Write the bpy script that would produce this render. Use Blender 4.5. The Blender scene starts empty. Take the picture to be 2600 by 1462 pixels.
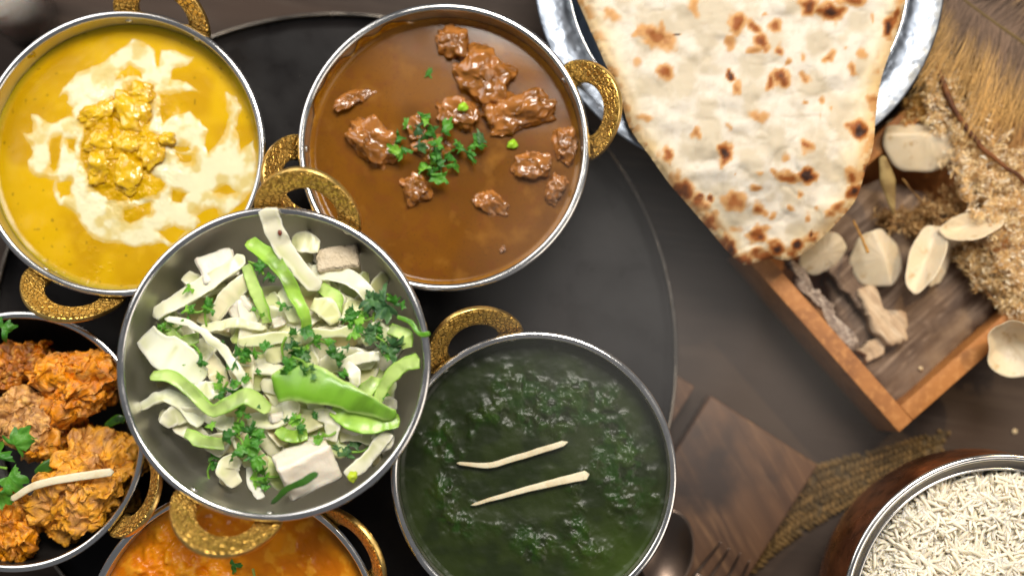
import bpy, bmesh, math, random
import numpy as np
from mathutils import Vector, Matrix, Euler

S = 0.01                      # everything below is authored in centimetres
random.seed(7)
scene = bpy.context.scene
COL = scene.collection

# ------------------------------------------------------------------ camera
TILT = math.radians(5.0)
DIST, FOCUS_Z, VIEW_W = 60.0, 7.5, 49.7
cam_d = bpy.data.cameras.new("camera")
cam = bpy.data.objects.new("camera", cam_d)
COL.objects.link(cam)
scene.camera = cam
CAM = np.array([0.0, -math.sin(TILT) * DIST, FOCUS_Z + math.cos(TILT) * DIST])
cam.location = tuple(CAM * S)
cam.rotation_euler = (TILT, 0, 0)
cam_d.sensor_width = 36.0
cam_d.lens = 36.0 * DIST / VIEW_W
cam_d.clip_start, cam_d.clip_end = 0.01, 50.0
cam_d.dof.use_dof = True
cam_d.dof.focus_distance = (DIST - 1.9) * S
cam_d.dof.aperture_fstop = 2.5
RIGHT = np.array([1.0, 0, 0]); UPV = np.array([0, math.cos(TILT), math.sin(TILT)]); FWD = np.array([0, math.sin(TILT), -math.cos(TILT)])

def P(px, py, z):
    """place of a photograph pixel (2600 x 1462) on the level z (cm)"""
    k = VIEW_W / 2600.0 / DIST
    d = FWD + RIGHT * ((px - 1300.0) * k) - UPV * ((py - 731.0) * k)
    t = (z - CAM[2]) / d[2]
    return CAM + d * t

# ------------------------------------------------------------------ light
world = bpy.data.worlds.new("World"); scene.world = world; world.use_nodes = True
bg = world.node_tree.nodes["Background"]
bg.inputs[0].default_value = (0.92, 0.94, 1.0, 1); bg.inputs[1].default_value = 0.17

def area(name, az, el, dist, size, power, col, target=(0, 0, 6)):
    l = bpy.data.lights.new(name, 'AREA'); l.shape = 'SQUARE'; l.size = size; l.energy = power; l.color = col
    o = bpy.data.objects.new(name, l); COL.objects.link(o)
    a, e = math.radians(az), math.radians(el)
    d = Vector((math.sin(a) * math.cos(e), math.cos(a) * math.cos(e), math.sin(e)))
    o.location = Vector(target) * S + d * dist
    o.rotation_euler = d.to_track_quat('Z', 'Y').to_euler()
    return o
area("window_key_light", 15, 60, 1.5, 0.55, 27.5, (1.0, 0.94, 0.86))
area("window_soft_light", -50, 36, 1.6, 1.0, 13, (1.0, 0.97, 0.94))
area("room_soft_light", 115, 40, 1.7, 0.9, 7, (1.0, 0.88, 0.75))

# a shaft of warm sun through the window falls on the dried plants at the right
l = bpy.data.lights.new("window_sun_shaft", 'SPOT'); l.energy = 50; l.color = (1.0, 0.72, 0.38); l.spot_size = math.radians(10.5); l.spot_blend = 0.85; l.shadow_soft_size = 0.012
o = bpy.data.objects.new("window_sun_shaft", l); COL.objects.link(o)
tgt = Vector(P(2470, 700, 3.5)) * S; d = Vector((0.42, 0.50, 0.76)).normalized()
o.location = tgt + d * 1.5; o.rotation_euler = d.to_track_quat('Z', 'Y').to_euler()

scene.view_settings.view_transform = 'Standard'
scene.view_settings.look = 'None'
scene.view_settings.exposure = 0.0
scene.view_settings.gamma = 1.0
scene.view_settings.use_curve_mapping = False
scene.render.engine = 'CYCLES'
scene.cycles.use_denoising = True
scene.cycles.max_bounces = 8
scene.cycles.caustics_reflective = False
scene.cycles.caustics_refractive = False
scene.cycles.sample_clamp_indirect = 4.0

# ------------------------------------------------------------------ helpers: noise
def _hash(ix, iy, iz, s):
    n = (ix.astype(np.uint32) * np.uint32(374761393) + iy.astype(np.uint32) * np.uint32(668265263)
         + iz.astype(np.uint32) * np.uint32(1274126177) + np.uint32(s * 97561 + 13))
    n = (n ^ (n >> np.uint32(13))) * np.uint32(1274126177)
    n = (n ^ (n >> np.uint32(15))) * np.uint32(2246822519)
    return ((n ^ (n >> np.uint32(16))) & np.uint32(0xffffff)).astype(np.float64) / 0xffffff

def vnoise(p, s=0):
    p = np.asarray(p, float); i = np.floor(p).astype(np.int64); f = p - i; f = f * f * f * (f * (f * 6 - 15) + 10)
    r = 0.0
    for dx in (0, 1):
        for dy in (0, 1):
            for dz in (0, 1):
                w = (f[:, 0] if dx else 1 - f[:, 0]) * (f[:, 1] if dy else 1 - f[:, 1]) * (f[:, 2] if dz else 1 - f[:, 2])
                r = r + w * _hash(i[:, 0] + dx, i[:, 1] + dy, i[:, 2] + dz, s)
    return r * 2 - 1

def fbm(p, octv=4, s=0, gain=0.5):
    p = np.asarray(p, float); a, r = 1.0, 0.0
    for k in range(octv):
        r = r + a * vnoise(p * (2.03 ** k) + 17.3 * k, s + k); a *= gain
    return r

def worley(p, s=0):
    p = np.asarray(p, float); i = np.floor(p).astype(np.int64); best = np.full(len(p), 9.0)
    for dx in (-1, 0, 1):
        for dy in (-1, 0, 1):
            for dz in (-1, 0, 1):
                c = i + np.array([dx, dy, dz])
                q = np.stack([c[:, 0] + _hash(c[:, 0], c[:, 1], c[:, 2], s), c[:, 1] + _hash(c[:, 0], c[:, 1], c[:, 2], s + 31),
                              c[:, 2] + _hash(c[:, 0], c[:, 1], c[:, 2], s + 67)], 1)
                best = np.minimum(best, np.linalg.norm(p - q, axis=1))
    return best

def smooth(a, b, x):
    t = np.clip((np.asarray(x, float) - a) / (b - a), 0, 1); return t * t * (3 - 2 * t)

def lin(h):
    """#rrggbb -> linear rgb"""
    c = np.array([int(h[i:i + 2], 16) for i in (1, 3, 5)]) / 255.0
    return np.where(c <= 0.04045, c / 12.92, ((c + 0.055) / 1.055) ** 2.4)

def mixc(a, b, t):
    t = np.asarray(t)[:, None]; return np.asarray(a) * (1 - t) + np.asarray(b) * t

def inpoly(x, y, poly):
    r = np.zeros(x.shape, bool); n = len(poly)
    for k in range(n):
        x1, y1 = poly[k]; x2, y2 = poly[(k + 1) % n]
        c = ((y1 > y) != (y2 > y)) & (x < (x2 - x1) * (y - y1) / ((y2 - y1) if y2 != y1 else 1e-9) + x1)
        r ^= c
    return r

def sdpoly(x, y, poly):
    """signed distance, positive inside"""
    d = np.full(x.shape, 1e9); n = len(poly)
    for k in range(n):
        ax, ay = poly[k]; bx, by = poly[(k + 1) % n]
        ex, ey = bx - ax, by - ay
        t = np.clip(((x - ax) * ex + (y - ay) * ey) / max(ex * ex + ey * ey, 1e-9), 0, 1)
        d = np.minimum(d, np.hypot(x - ax - t * ex, y - ay - t * ey))
    return np.where(inpoly(x, y, poly), d, -d)

# ------------------------------------------------------------------ helpers: objects
def tag(o, label=None, cat=None, group=None, kind=None):
    if label: o["label"] = label
    if cat: o["category"] = cat
    if group: o["group"] = group
    if kind: o["kind"] = kind
    return o

def empty(name, loc, label=None, cat=None, group=None):
    o = bpy.data.objects.new(name, None); COL.objects.link(o)
    o.empty_display_size = 0.01
    o.location = tuple(np.asarray(loc, float) * S)
    o["_o"] = [float(a) for a in loc]
    return tag(o, label, cat, group)

ORIGIN = {}
def mesh_obj(name, verts, faces, mat, parent=None, col=None, flat=False, mats=None, midx=None):
    """verts in world centimetres; the origin goes to the base of a top-level thing, or to the parent's origin"""
    v = np.asarray(verts, float)
    if parent is not None: org = ORIGIN.get(parent.name, np.zeros(3))
    else: org = np.array([(v[:, 0].min() + v[:, 0].max()) / 2, (v[:, 1].min() + v[:, 1].max()) / 2, v[:, 2].min()])
    me = bpy.data.meshes.new(name)
    me.from_pydata(((v - org) * S).tolist(), [], [list(map(int, f)) for f in faces])
    if not flat: me.polygons.foreach_set("use_smooth", [True] * len(me.polygons))
    if col is not None:
        a = me.color_attributes.new("Col", 'FLOAT_COLOR', 'POINT')
        c = np.ones((len(v), 4)); c[:, :3] = col
        a.data.foreach_set("color", c.ravel())
    for m in (mats or [mat]): me.materials.append(m)
    if midx is not None: me.polygons.foreach_set("material_index", midx)
    me.update()
    o = bpy.data.objects.new(name, me); COL.objects.link(o)
    if parent is not None:
        o.parent = parent
    else:
        o.location = tuple(org * S)
    ORIGIN[o.name] = org
    return o

def thing(name, loc, label, cat, group=None):
    o = bpy.data.objects.new(name, None); COL.objects.link(o); o.empty_display_size = 0.01
    o.location = tuple(np.asarray(loc, float) * S); ORIGIN[o.name] = np.asarray(loc, float)
    return tag(o, label, cat, group)

def lathe(profile, cx, cy, z0, n=96, close=False):
    pr = np.asarray(profile, float); m = len(pr)
    th = np.linspace(0, 2 * math.pi, n, endpoint=False)
    v = np.zeros((m, n, 3))
    v[:, :, 0] = cx + pr[:, 0:1] * np.cos(th); v[:, :, 1] = cy + pr[:, 0:1] * np.sin(th); v[:, :, 2] = z0 + pr[:, 1:2]
    f = []
    rng = m if close else m - 1
    for i in range(rng):
        a, b = i * n, ((i + 1) % m) * n
        for j in range(n):
            k = (j + 1) % n
            f.append((a + j, a + k, b + k, b + j))
    return v.reshape(-1, 3), f

def disc(cx, cy, R, rings, segs):
    """polar grid, returns verts (z = 0), faces"""
    rr = np.linspace(0, 1, rings + 1)[1:] * R
    th = np.linspace(0, 2 * math.pi, segs, endpoint=False)
    v = np.zeros((1 + rings * segs, 3)); v[0] = (cx, cy, 0)
    g = v[1:].reshape(rings, segs, 3)
    g[:, :, 0] = cx + rr[:, None] * np.cos(th); g[:, :, 1] = cy + rr[:, None] * np.sin(th)
    f = [(0, 1 + j, 1 + (j + 1) % segs) for j in range(segs)]
    for i in range(rings - 1):
        a, b = 1 + i * segs, 1 + (i + 1) * segs
        for j in range(segs):
            k = (j + 1) % segs
            f.append((a + j, b + j, b + k, a + k))
    return v, f

_ico = {}
def ico(sub):
    if sub not in _ico:
        bm = bmesh.new(); bmesh.ops.create_icosphere(bm, subdivisions=sub, radius=1.0)
        bm.verts.ensure_lookup_table()
        _ico[sub] = (np.array([v.co[:] for v in bm.verts]), [[w.index for w in f.verts] for f in bm.faces]); bm.free()
    return _ico[sub]

def catmull(pts, n):
    p = np.asarray(pts, float)
    if len(p) == 2: return p[0] + (p[1] - p[0]) * np.linspace(0, 1, n)[:, None]
    q = np.vstack([2 * p[0] - p[1], p, 2 * p[-1] - p[-2]])
    t = np.linspace(0, len(p) - 1 - 1e-9, n); i = t.astype(int); f = (t - i)[:, None]
    a, b, c, d = q[i], q[i + 1], q[i + 2], q[i + 3]
    return 0.5 * (2 * b + (c - a) * f + (2 * a - 5 * b + 4 * c - d) * f ** 2 + (3 * b - a - 3 * c + d) * f ** 3)

def strip_mesh(pts, widths, thick, roll=0.0, curl=0.0, n=36, m=14, power=0.55, wob=0.0, seed=0, endround=0.08):
    """a slab swept along a curve; returns verts, faces, (s, u, v) of every vertex"""
    c = catmull(pts, n)
    w = np.interp(np.linspace(0, 1, n), np.linspace(0, 1, len(np.atleast_1d(widths))), np.atleast_1d(widths))
    ro = np.radians(np.interp(np.linspace(0, 1, n), np.linspace(0, 1, len(np.atleast_1d(roll))), np.atleast_1d(roll)))
    T = np.gradient(c, axis=0); T /= np.linalg.norm(T, axis=1)[:, None] + 1e-9
    up = np.array([0, 0, 1.0]); side = np.cross(T, up); side /= np.linalg.norm(side, axis=1)[:, None] + 1e-9
    up2 = np.cross(side, T)
    sd = side * np.cos(ro)[:, None] + up2 * np.sin(ro)[:, None]
    u2 = -side * np.sin(ro)[:, None] + up2 * np.cos(ro)[:, None]
    s = np.linspace(0, 1, n)
    er = np.sqrt(np.clip(1 - (1 - np.clip(np.minimum(s, 1 - s) / endround, 0, 1)) ** 2, 0.02, 1)) if endround > 0 else np.ones(n)
    ph = np.linspace(0, 2 * math.pi, m, endpoint=False)
    cu = np.sign(np.cos(ph)) * np.abs(np.cos(ph)) ** power; cv = np.sign(np.sin(ph)) * np.abs(np.sin(ph)) ** power
    V = np.zeros((n, m, 3))
    for k in range(m):
        V[:, k] = c + sd * (w * 0.5 * er * cu[k])[:, None] + u2 * (thick * 0.5 * (0.35 + 0.65 * er) * cv[k] + curl * w * (cu[k] ** 2 - 0.4))[:, None]
    V = V.reshape(-1, 3)
    if wob:
        V = V + np.stack([fbm(V * 1.3 + seed * 7.1, 3, seed + q) for q in range(3)], 1) * wob
    f = []
    for i in range(n - 1):
        for k in range(m):
            l = (k + 1) % m
            f.append((i * m + k, i * m + l, (i + 1) * m + l, (i + 1) * m + k))
    f.append(tuple(range(m - 1, -1, -1))); f.append(tuple((n - 1) * m + k for k in range(m)))
    return V, f, (np.repeat(s, m), np.tile(cu, n), np.tile(cv, n))

def tube_mesh(pts, rad, n=24, m=8):
    v, f, _ = strip_mesh(pts, np.atleast_1d(rad) * 2, 1.0, n=n, m=m, power=1.0, endround=0)
    c = catmull(pts, n); r = np.interp(np.linspace(0, 1, n), np.linspace(0, 1, len(np.atleast_1d(rad))), np.atleast_1d(rad))
    T = np.gradient(c, axis=0); T /= np.linalg.norm(T, axis=1)[:, None] + 1e-9
    ref = np.array([0.13, 0.21, 0.97]); a = np.cross(T, ref); a /= np.linalg.norm(a, axis=1)[:, None]; b = np.cross(a, T)
    ph = np.linspace(0, 2 * math.pi, m, endpoint=False)
    V = c[:, None] + r[:, None, None] * (a[:, None] * np.cos(ph)[None, :, None] + b[:, None] * np.sin(ph)[None, :, None])
    return V.reshape(-1, 3), f

def rot_to(v, e):
    return np.asarray(v) @ np.array(Euler([math.radians(a) for a in e]).to_matrix()).T

def joinm(parts):
    V, F, C, k = [], [], [], 0
    for p in parts:
        V.append(p[0]); F += [tuple(i + k for i in f) for f in p[1]]; k += len(p[0])
        if len(p) > 2: C.append(p[2])
    return np.vstack(V), F, (np.vstack(C) if C else None)

# ------------------------------------------------------------------ materials
def M(name, col=(0.5, 0.5, 0.5), rough=0.5, metal=0.0, attr=False, noise=None, grain=None, bump=None, bump2=None,
      sss=0.0, sss_r=(1, 0.6, 0.4), sss_s=0.003, coat=0.0, spec=0.5, trans=0.0, ior=1.45, translucent=0.0, rvar=0.0, crev=None):
    m = bpy.data.materials.new(name); m.use_nodes = True; nt = m.node_tree; N, L = nt.nodes, nt.links
    b = N["Principled BSDF"]
    def new(t, **k):
        n = N.new(t)
        for a, v in k.items(): setattr(n, a, v)
        return n
    tc = new("ShaderNodeTexCoord"); obj = tc.outputs["Object"]
    b.inputs["Roughness"].default_value = rough; b.inputs["Metallic"].default_value = metal
    b.inputs["Specular IOR Level"].default_value = spec; b.inputs["IOR"].default_value = ior
    b.inputs["Coat Weight"].default_value = coat; b.inputs["Coat Roughness"].default_value = 0.08
    b.inputs["Transmission Weight"].default_value = trans
    if sss:
        b.inputs["Subsurface Weight"].default_value = sss; b.inputs["Subsurface Radius"].default_value = sss_r
        b.inputs["Subsurface Scale"].default_value = sss_s
    c = new("ShaderNodeRGB"); c.outputs[0].default_value = (*col, 1); csock = c.outputs[0]
    if attr:
        a = new("ShaderNodeAttribute", attribute_name="Col"); csock = a.outputs["Color"]
    def mixcol(fac, x, col2):
        mx = new("ShaderNodeMix", data_type='RGBA'); L.new(fac, mx.inputs[0]); L.new(x, mx.inputs[6])
        mx.inputs[7].default_value = (*col2, 1); return mx.outputs[2]
    def ramp(sock, lo, hi):
        r = new("ShaderNodeMapRange"); r.inputs[1].default_value = lo; r.inputs[2].default_value = hi
        L.new(sock, r.inputs[0]); return r.outputs[0]
    if grain:                       # (rotation about z in degrees, scale across, stretch, second colour, third colour)
        rz, sc, st, c2, c3 = grain
        mp = new("ShaderNodeMapping"); mp.inputs["Rotation"].default_value = (0, 0, math.radians(rz)); L.new(obj, mp.inputs[0])
        m2 = new("ShaderNodeMapping"); m2.inputs["Scale"].default_value = (sc * st, sc, sc); L.new(mp.outputs[0], m2.inputs[0])
        n1 = new("ShaderNodeTexNoise"); n1.inputs["Scale"].default_value = 1.0; n1.inputs["Detail"].default_value = 7; n1.inputs["Distortion"].default_value = 0.6
        L.new(m2.outputs[0], n1.inputs[0])
        csock = mixcol(ramp(n1.outputs[0], 0.35, 0.65), csock, c2)
        n2 = new("ShaderNodeTexNoise"); n2.inputs["Scale"].default_value = 4.3; n2.inputs["Detail"].default_value = 5; L.new(m2.outputs[0], n2.inputs[0])
        csock = mixcol(ramp(n2.outputs[0], 0.52, 0.72), csock, c3)
    if noise:                       # list of (scale, lo, hi, colour)
        for sc, lo, hi, c2 in noise:
            n1 = new("ShaderNodeTexNoise"); n1.inputs["Scale"].default_value = sc; n1.inputs["Detail"].default_value = 6
            L.new(obj, n1.inputs[0]); csock = mixcol(ramp(n1.outputs[0], lo, hi), csock, c2)
    nrm = None
    for bp in (bump, bump2):
        if not bp: continue
        kind, sc, strength, dist = bp[:4]
        if kind == 'noise':
            t = new("ShaderNodeTexNoise"); t.inputs["Scale"].default_value = sc; t.inputs["Detail"].default_value = 6; L.new(obj, t.inputs[0]); h = t.outputs[0]
        elif kind == 'voronoi':
            t = new("ShaderNodeTexVoronoi", feature='SMOOTH_F1'); t.inputs["Scale"].default_value = sc; L.new(obj, t.inputs[0]); h = t.outputs["Distance"]
        elif kind == 'crack':
            t = new("ShaderNodeTexVoronoi", feature='DISTANCE_TO_EDGE'); t.inputs["Scale"].default_value = sc; L.new(obj, t.inputs[0])
            h = ramp(t.outputs["Distance"], 0.0, 0.14)
            if crev: 
                inv = new("ShaderNodeMath", operation='SUBTRACT'); inv.inputs[0].default_value = 1; L.new(h, inv.inputs[1])
                csock = mixcol(inv.outputs[0], csock, crev)
        elif kind == 'grain':
            t = new("ShaderNodeTexNoise"); t.inputs["Scale"].default_value = 1.0; t.inputs["Detail"].default_value = 7; L.new(m2.outputs[0], t.inputs[0]); h = t.outputs[0]
        bn = new("ShaderNodeBump"); bn.inputs["Strength"].default_value = strength; bn.inputs["Distance"].default_value = dist
        L.new(h, bn.inputs["Height"])
        if nrm is not None: L.new(nrm, bn.inputs["Normal"])
        nrm = bn.outputs[0]
    if nrm is not None: L.new(nrm, b.inputs["Normal"])
    if rvar:
        t = new("ShaderNodeTexNoise"); t.inputs["Scale"].default_value = 60; t.inputs["Detail"].default_value = 5; L.new(obj, t.inputs[0])
        r = new("ShaderNodeMapRange"); r.inputs[1].default_value = 0.35; r.inputs[2].default_value = 0.65
        r.inputs[3].default_value = max(rough - rvar, 0.03); r.inputs[4].default_value = rough + rvar
        L.new(t.outputs[0], r.inputs[0]); L.new(r.outputs[0], b.inputs["Roughness"])
    L.new(csock, b.inputs["Base Color"])
    if translucent:
        tr = new("ShaderNodeBsdfTranslucent"); L.new(csock, tr.inputs[0])
        mx = new("ShaderNodeMixShader"); mx.inputs[0].default_value = translucent
        L.new(b.outputs[0], mx.inputs[1]); L.new(tr.outputs[0], mx.inputs[2]); L.new(mx.outputs[0], N["Material Output"].inputs[0])
    return m

STEEL = M("polished_steel", (0.63, 0.62, 0.60), 0.17, 1.0, bump=('noise', 900, 0.05, 0.0005), rvar=0.06)
STEEL_IN = M("brushed_steel_inside", (0.80, 0.77, 0.69), 0.40, 1.0, bump=('noise', 900, 0.10, 0.0004), rvar=0.05)
STEEL_HAM = M("hammered_steel_outside", (0.50, 0.49, 0.47), 0.26, 1.0, bump=('voronoi', 130, 0.5, 0.002), rvar=0.08)
IRON_IN = M("dark_iron_inside", (0.02, 0.017, 0.015), 0.42, 0.3, bump=('noise', 300, 0.15, 0.001))
BRASS = M("engraved_brass", (0.86, 0.54, 0.13), 0.42, 1.0, noise=[(260, 0.42, 0.7, (0.58, 0.33, 0.07))], bump=('crack', 450, 0.7, 0.0011), bump2=('noise', 700, 0.10, 0.0005), crev=(0.40, 0.225, 0.045), rvar=0.08)
BRASS_EDGE = M("worn_brass", (0.85, 0.58, 0.19), 0.36, 1.0, noise=[(180, 0.45, 0.7, (0.5, 0.28, 0.07))], bump=('noise', 500, 0.2, 0.0006), rvar=0.07)
DISH_M = M("hammered_dish_steel", (0.26, 0.295, 0.35), 0.46, 1.0, bump=('voronoi', 230, 0.42, 0.0015), bump2=('noise', 330, 0.18, 0.0008), rvar=0.08)
COPPER = M("aged_copper", (0.50, 0.20, 0.085), 0.30, 0.9, noise=[(45, 0.4, 0.65, (0.20, 0.075, 0.035)), (160, 0.55, 0.75, (0.10, 0.04, 0.02))], bump=('voronoi', 120, 0.35, 0.002), rvar=0.1)
TABLE_M = M("dark_table_wood", (0.050, 0.032, 0.023), 0.60, spec=0.14, grain=(8, 55, 0.10, (0.026, 0.018, 0.014), (0.062, 0.044, 0.033)), noise=[(9, 0.45, 0.7, (0.056, 0.040, 0.031))], bump=('grain', 0, 0.25, 0.002))
TRAY_M = M("black_tray_lacquer", (0.007, 0.0058, 0.0056), 0.34, spec=0.18, noise=[(14, 0.45, 0.7, (0.014, 0.011, 0.010))], bump=('noise', 260, 0.08, 0.0008), rvar=0.08)
BOARD_M = M("brown_board_wood", (0.125, 0.064, 0.033), 0.52, spec=.25, grain=(62, 60, 0.10, (0.066, 0.034, 0.020), (0.17, 0.092, 0.047)), noise=[(22, 0.52, 0.68, (0.035, 0.021, 0.016))], bump=('grain', 0, 0.3, 0.0015))  # noise mixes dark blotches into the brown wood
FRAME_M = M("orange_frame_wood", (0.33, 0.135, 0.036), 0.55, spec=.3, noise=[(60, 0.42, 0.7, (0.21, 0.08, 0.022)), (300, 0.5, 0.7, (0.40, 0.18, 0.055))], bump=('noise', 300, 0.2, 0.001))
OLDWOOD_M = M("weathered_plank_wood", (0.155, 0.102, 0.068), 0.66, spec=0.25, grain=(-41, 90, 0.07, (0.085, 0.053, 0.036), (0.25, 0.18, 0.13)), noise=[(35, 0.55, 0.75, (0.27, 0.19, 0.12))], bump=('grain', 0, 0.7, 0.003))
BARK_M = M("grey_bark", (0.30, 0.235, 0.19), 0.8, noise=[(120, 0.4, 0.65, (0.15, 0.105, 0.08)), (400, 0.5, 0.7, (0.42, 0.35, 0.29))], bump=('noise', 220, 0.9, 0.004))
BROKEN_M = M("pale_broken_wood", (0.46, 0.34, 0.22), 0.75, grain=(49, 160, 0.12, (0.30, 0.2, 0.12), (0.55, 0.44, 0.31)), bump=('grain', 0, 0.8, 0.003))
ATTR_DRY = M("dry_plant", attr=True, rough=0.7, translucent=0.25)
FOOD_WET = M("wet_food", attr=True, rough=0.20, coat=0.55, spec=0.5, sss=0.12, sss_s=0.0025, bump=('noise', 700, 0.12, 0.0008))
GRAVY = M("gravy_sheen", attr=True, rough=0.27, coat=0.0, spec=0.28, sss=0.15, sss_s=0.003, bump=('noise', 500, 0.04, 0.0006))
GRAVY_B = M("spiced_gravy_sheen", attr=True, rough=0.16, spec=0.30, sss=0.10, sss_s=0.002, noise=[(1100, 0.60, 0.70, (0.085, 0.035, 0.005)), (60, 0.55, 0.75, (0.24, 0.10, 0.012))], bump=('noise', 500, 0.03, 0.0005))
PALAK = M("spinach_sheen", attr=True, rough=0.33, coat=0.0, spec=0.32, bump=('noise', 300, 0.03, 0.001))
CREAM = M("cream_sheen", attr=True, rough=0.30, coat=0.1, sss=0.15, sss_s=0.003, bump=('noise', 200, 0.06, 0.001))
CRUST = M("fried_crust", attr=True, rough=0.42, spec=0.45, bump=('noise', 900, 0.5, 0.0012))
BREAD = M("baked_bread", attr=True, rough=0.62, spec=0.3, sss=0.15, sss_s=0.003, bump=('noise', 130, 0.10, 0.0015))
VEG = M("fresh_vegetable", attr=True, rough=0.34, coat=0.08, sss=0.45, sss_r=(1, 1, 0.6), sss_s=0.0035, bump=('noise', 260, 0.12, 0.0008))
PANEER = M("white_cheese", (0.80, 0.73, 0.60), 0.45, sss=0.4, sss_s=0.004, bump=('noise', 500, 0.25, 0.001), noise=[(90, 0.5, 0.75, (0.76, 0.66, 0.50))])
LEAF = M("coriander_leaf", attr=True, rough=0.42, translucent=0.22, bump=('noise', 700, 0.35, 0.0008))
GINGER = M("ginger_flesh", (0.74, 0.66, 0.46), 0.42, sss=0.3, sss_s=0.002, noise=[(200, 0.45, 0.7, (0.64, 0.54, 0.34))], bump=('noise', 700, 0.3, 0.0006))
RICE_M = M("cooked_rice", (0.85, 0.77, 0.62), 0.32, sss=0.5, sss_r=(1, 0.8, 0.5), sss_s=0.002)
POD_M = M("cream_seed_pod", (0.68, 0.57, 0.40), 0.42, sss=0.2, sss_s=0.002, translucent=0.2, noise=[(60, 0.45, 0.72, (0.68, 0.60, 0.48)), (200, 0.58, 0.75, (0.5, 0.36, 0.18))], bump=('noise', 160, 0.15, 0.001))
DARKSTEEL = M("dark_cutlery_steel", (0.13, 0.095, 0.075), 0.3, 1.0, bump=('noise', 300, 0.06, 0.0005))
def glass_mat():
    m = bpy.data.materials.new("clear_glass"); m.use_nodes = True; N, L = m.node_tree.nodes, m.node_tree.links
    tr = N.new("ShaderNodeBsdfTransparent"); tr.inputs[0].default_value = (0.93, 0.94, 0.94, 1); gl = N.new("ShaderNodeBsdfGlossy"); gl.inputs["Roughness"].default_value = 0.04
    lw = N.new("ShaderNodeLayerWeight"); fr = N.new("ShaderNodeMath"); fr.operation = "POWER"; fr.inputs[1].default_value = 3.0; L.new(lw.outputs["Facing"], fr.inputs[0]); mx = N.new("ShaderNodeMixShader")
    L.new(fr.outputs[0], mx.inputs[0]); L.new(tr.outputs[0], mx.inputs[1]); L.new(gl.outputs[0], mx.inputs[2]); L.new(mx.outputs[0], N["Material Output"].inputs[0])
    return m
GLASS_M = glass_mat()
DRINK_M = M("milky_drink", (0.80, 0.68, 0.60), 0.3, sss=0.6, sss_s=0.02, noise=[(50, 0.45, 0.7, (0.9, 0.84, 0.8))])
STRAW_M = M("woven_straw", attr=True, rough=0.7)

# ------------------------------------------------------------------ the setting: table
tv = [(-70, -55, 0), (70, -55, 0), (70, 60, 0), (-70, 60, 0), (-70, -55, -3), (70, -55, -3), (70, 60, -3), (-70, 60, -3)]
t = mesh_obj("table", tv, [(0, 1, 2, 3), (7, 6, 5, 4), (0, 4, 5, 1), (1, 5, 6, 2), (2, 6, 7, 3), (3, 7, 4, 0)], TABLE_M, flat=True)
tag(t, "dark brown wooden table top under everything", kind="structure")

def slab(name, corners, z0, z1, mat, parent=None, bev=0.12):
    """a plank given by four corners (world cm), with softened edges"""
    bm = bmesh.new(); c = [np.asarray(a, float)[:2] for a in corners]
    vs = [bm.verts.new((a[0], a[1], z)) for z in (z0, z1) for a in c]
    for f in ((3, 2, 1, 0), (4, 5, 6, 7), (0, 1, 5, 4), (1, 2, 6, 5), (2, 3, 7, 6), (3, 0, 4, 7)): bm.faces.new([vs[i] for i in f])
    bmesh.ops.recalc_face_normals(bm, faces=bm.faces)
    bmesh.ops.bevel(bm, geom=list(bm.edges), offset=bev, segments=3, profile=0.5, affect='EDGES')
    bm.verts.ensure_lookup_table()
    v = [w.co[:] for w in bm.verts]; f = [[w.index for w in g.verts] for g in bm.faces]; bm.free()
    return mesh_obj(name, v, f, mat, parent)

# planks that carry the tray
def plank(label, a, b, width_dir_len, length, z0, z1):
    a = P(*a, z1)[:2]; b = P(*b, z1)[:2]
    d = b - a; d /= np.linalg.norm(d); e = np.array([d[1], -d[0]])          # e runs down-left under the tray
    return slab("wooden_plank", [a, b, b + e * length, a + e * length], z0, z1, BOARD_M, bev=0.14)
o = plank("", (1805, 1003), (2078, 1180), 0, 16, 0.0, 1.8)
tag(o, "reddish brown wooden plank with dark blotches, under the fork", "wooden plank", "planks under the tray")
o = plank("", (1560, 848), (1766, 982), 0, 16, 0.0, 1.8)
tag(o, "wooden plank showing only its corner beyond the black tray rim", "wooden plank", "planks under the tray")
o = plank("", (420, 640), (780, 860), 0, 16, 0.0, 1.8)
COL.objects.unlink(o); bpy.data.objects.remove(o)

# ------------------------------------------------------------------ round black tray
tc = P(845, 888, 2.4)
tR = np.linalg.norm(P(845 + 878, 888, 2.6) - P(845, 888, 2.6))
tray = thing("serving_tray", (tc[0], tc[1], 1.8), "large round black tray with thin raised rim carrying the bowls", "tray")
v, f = lathe([(0.001, 0.0), (tR - 0.6, 0.0), (tR - 0.25, 0.12), (tR - 0.12, 0.45), (tR - 0.2, 0.5), (tR - 0.42, 0.34), (tR - 0.8, 0.3), (0.001, 0.3)], tc[0], tc[1], 1.8, 160)
mesh_obj("base", v, f, TRAY_M, tray)
ph = np.linspace(0, 2 * math.pi, 10, endpoint=False)
v, f = lathe([(tR - 0.10 + 0.13 * math.cos(a), 0.62 + 0.2 * math.sin(a)) for a in ph], tc[0], tc[1], 1.8, 160, close=True)
mesh_obj("rim", v, f, M("tray_rim_lacquer", (0.34, 0.30, 0.25), 0.20, 1.0, rvar=0.1), tray)
TRAY_Z = 2.1

# ------------------------------------------------------------------ bowls
def bowl_r(t, R, k):
    return R * (k + (1 - k) * np.sin(np.pi / 2 * np.clip(t, 0, 1) ** 0.8))

class Bowl: pass

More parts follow.
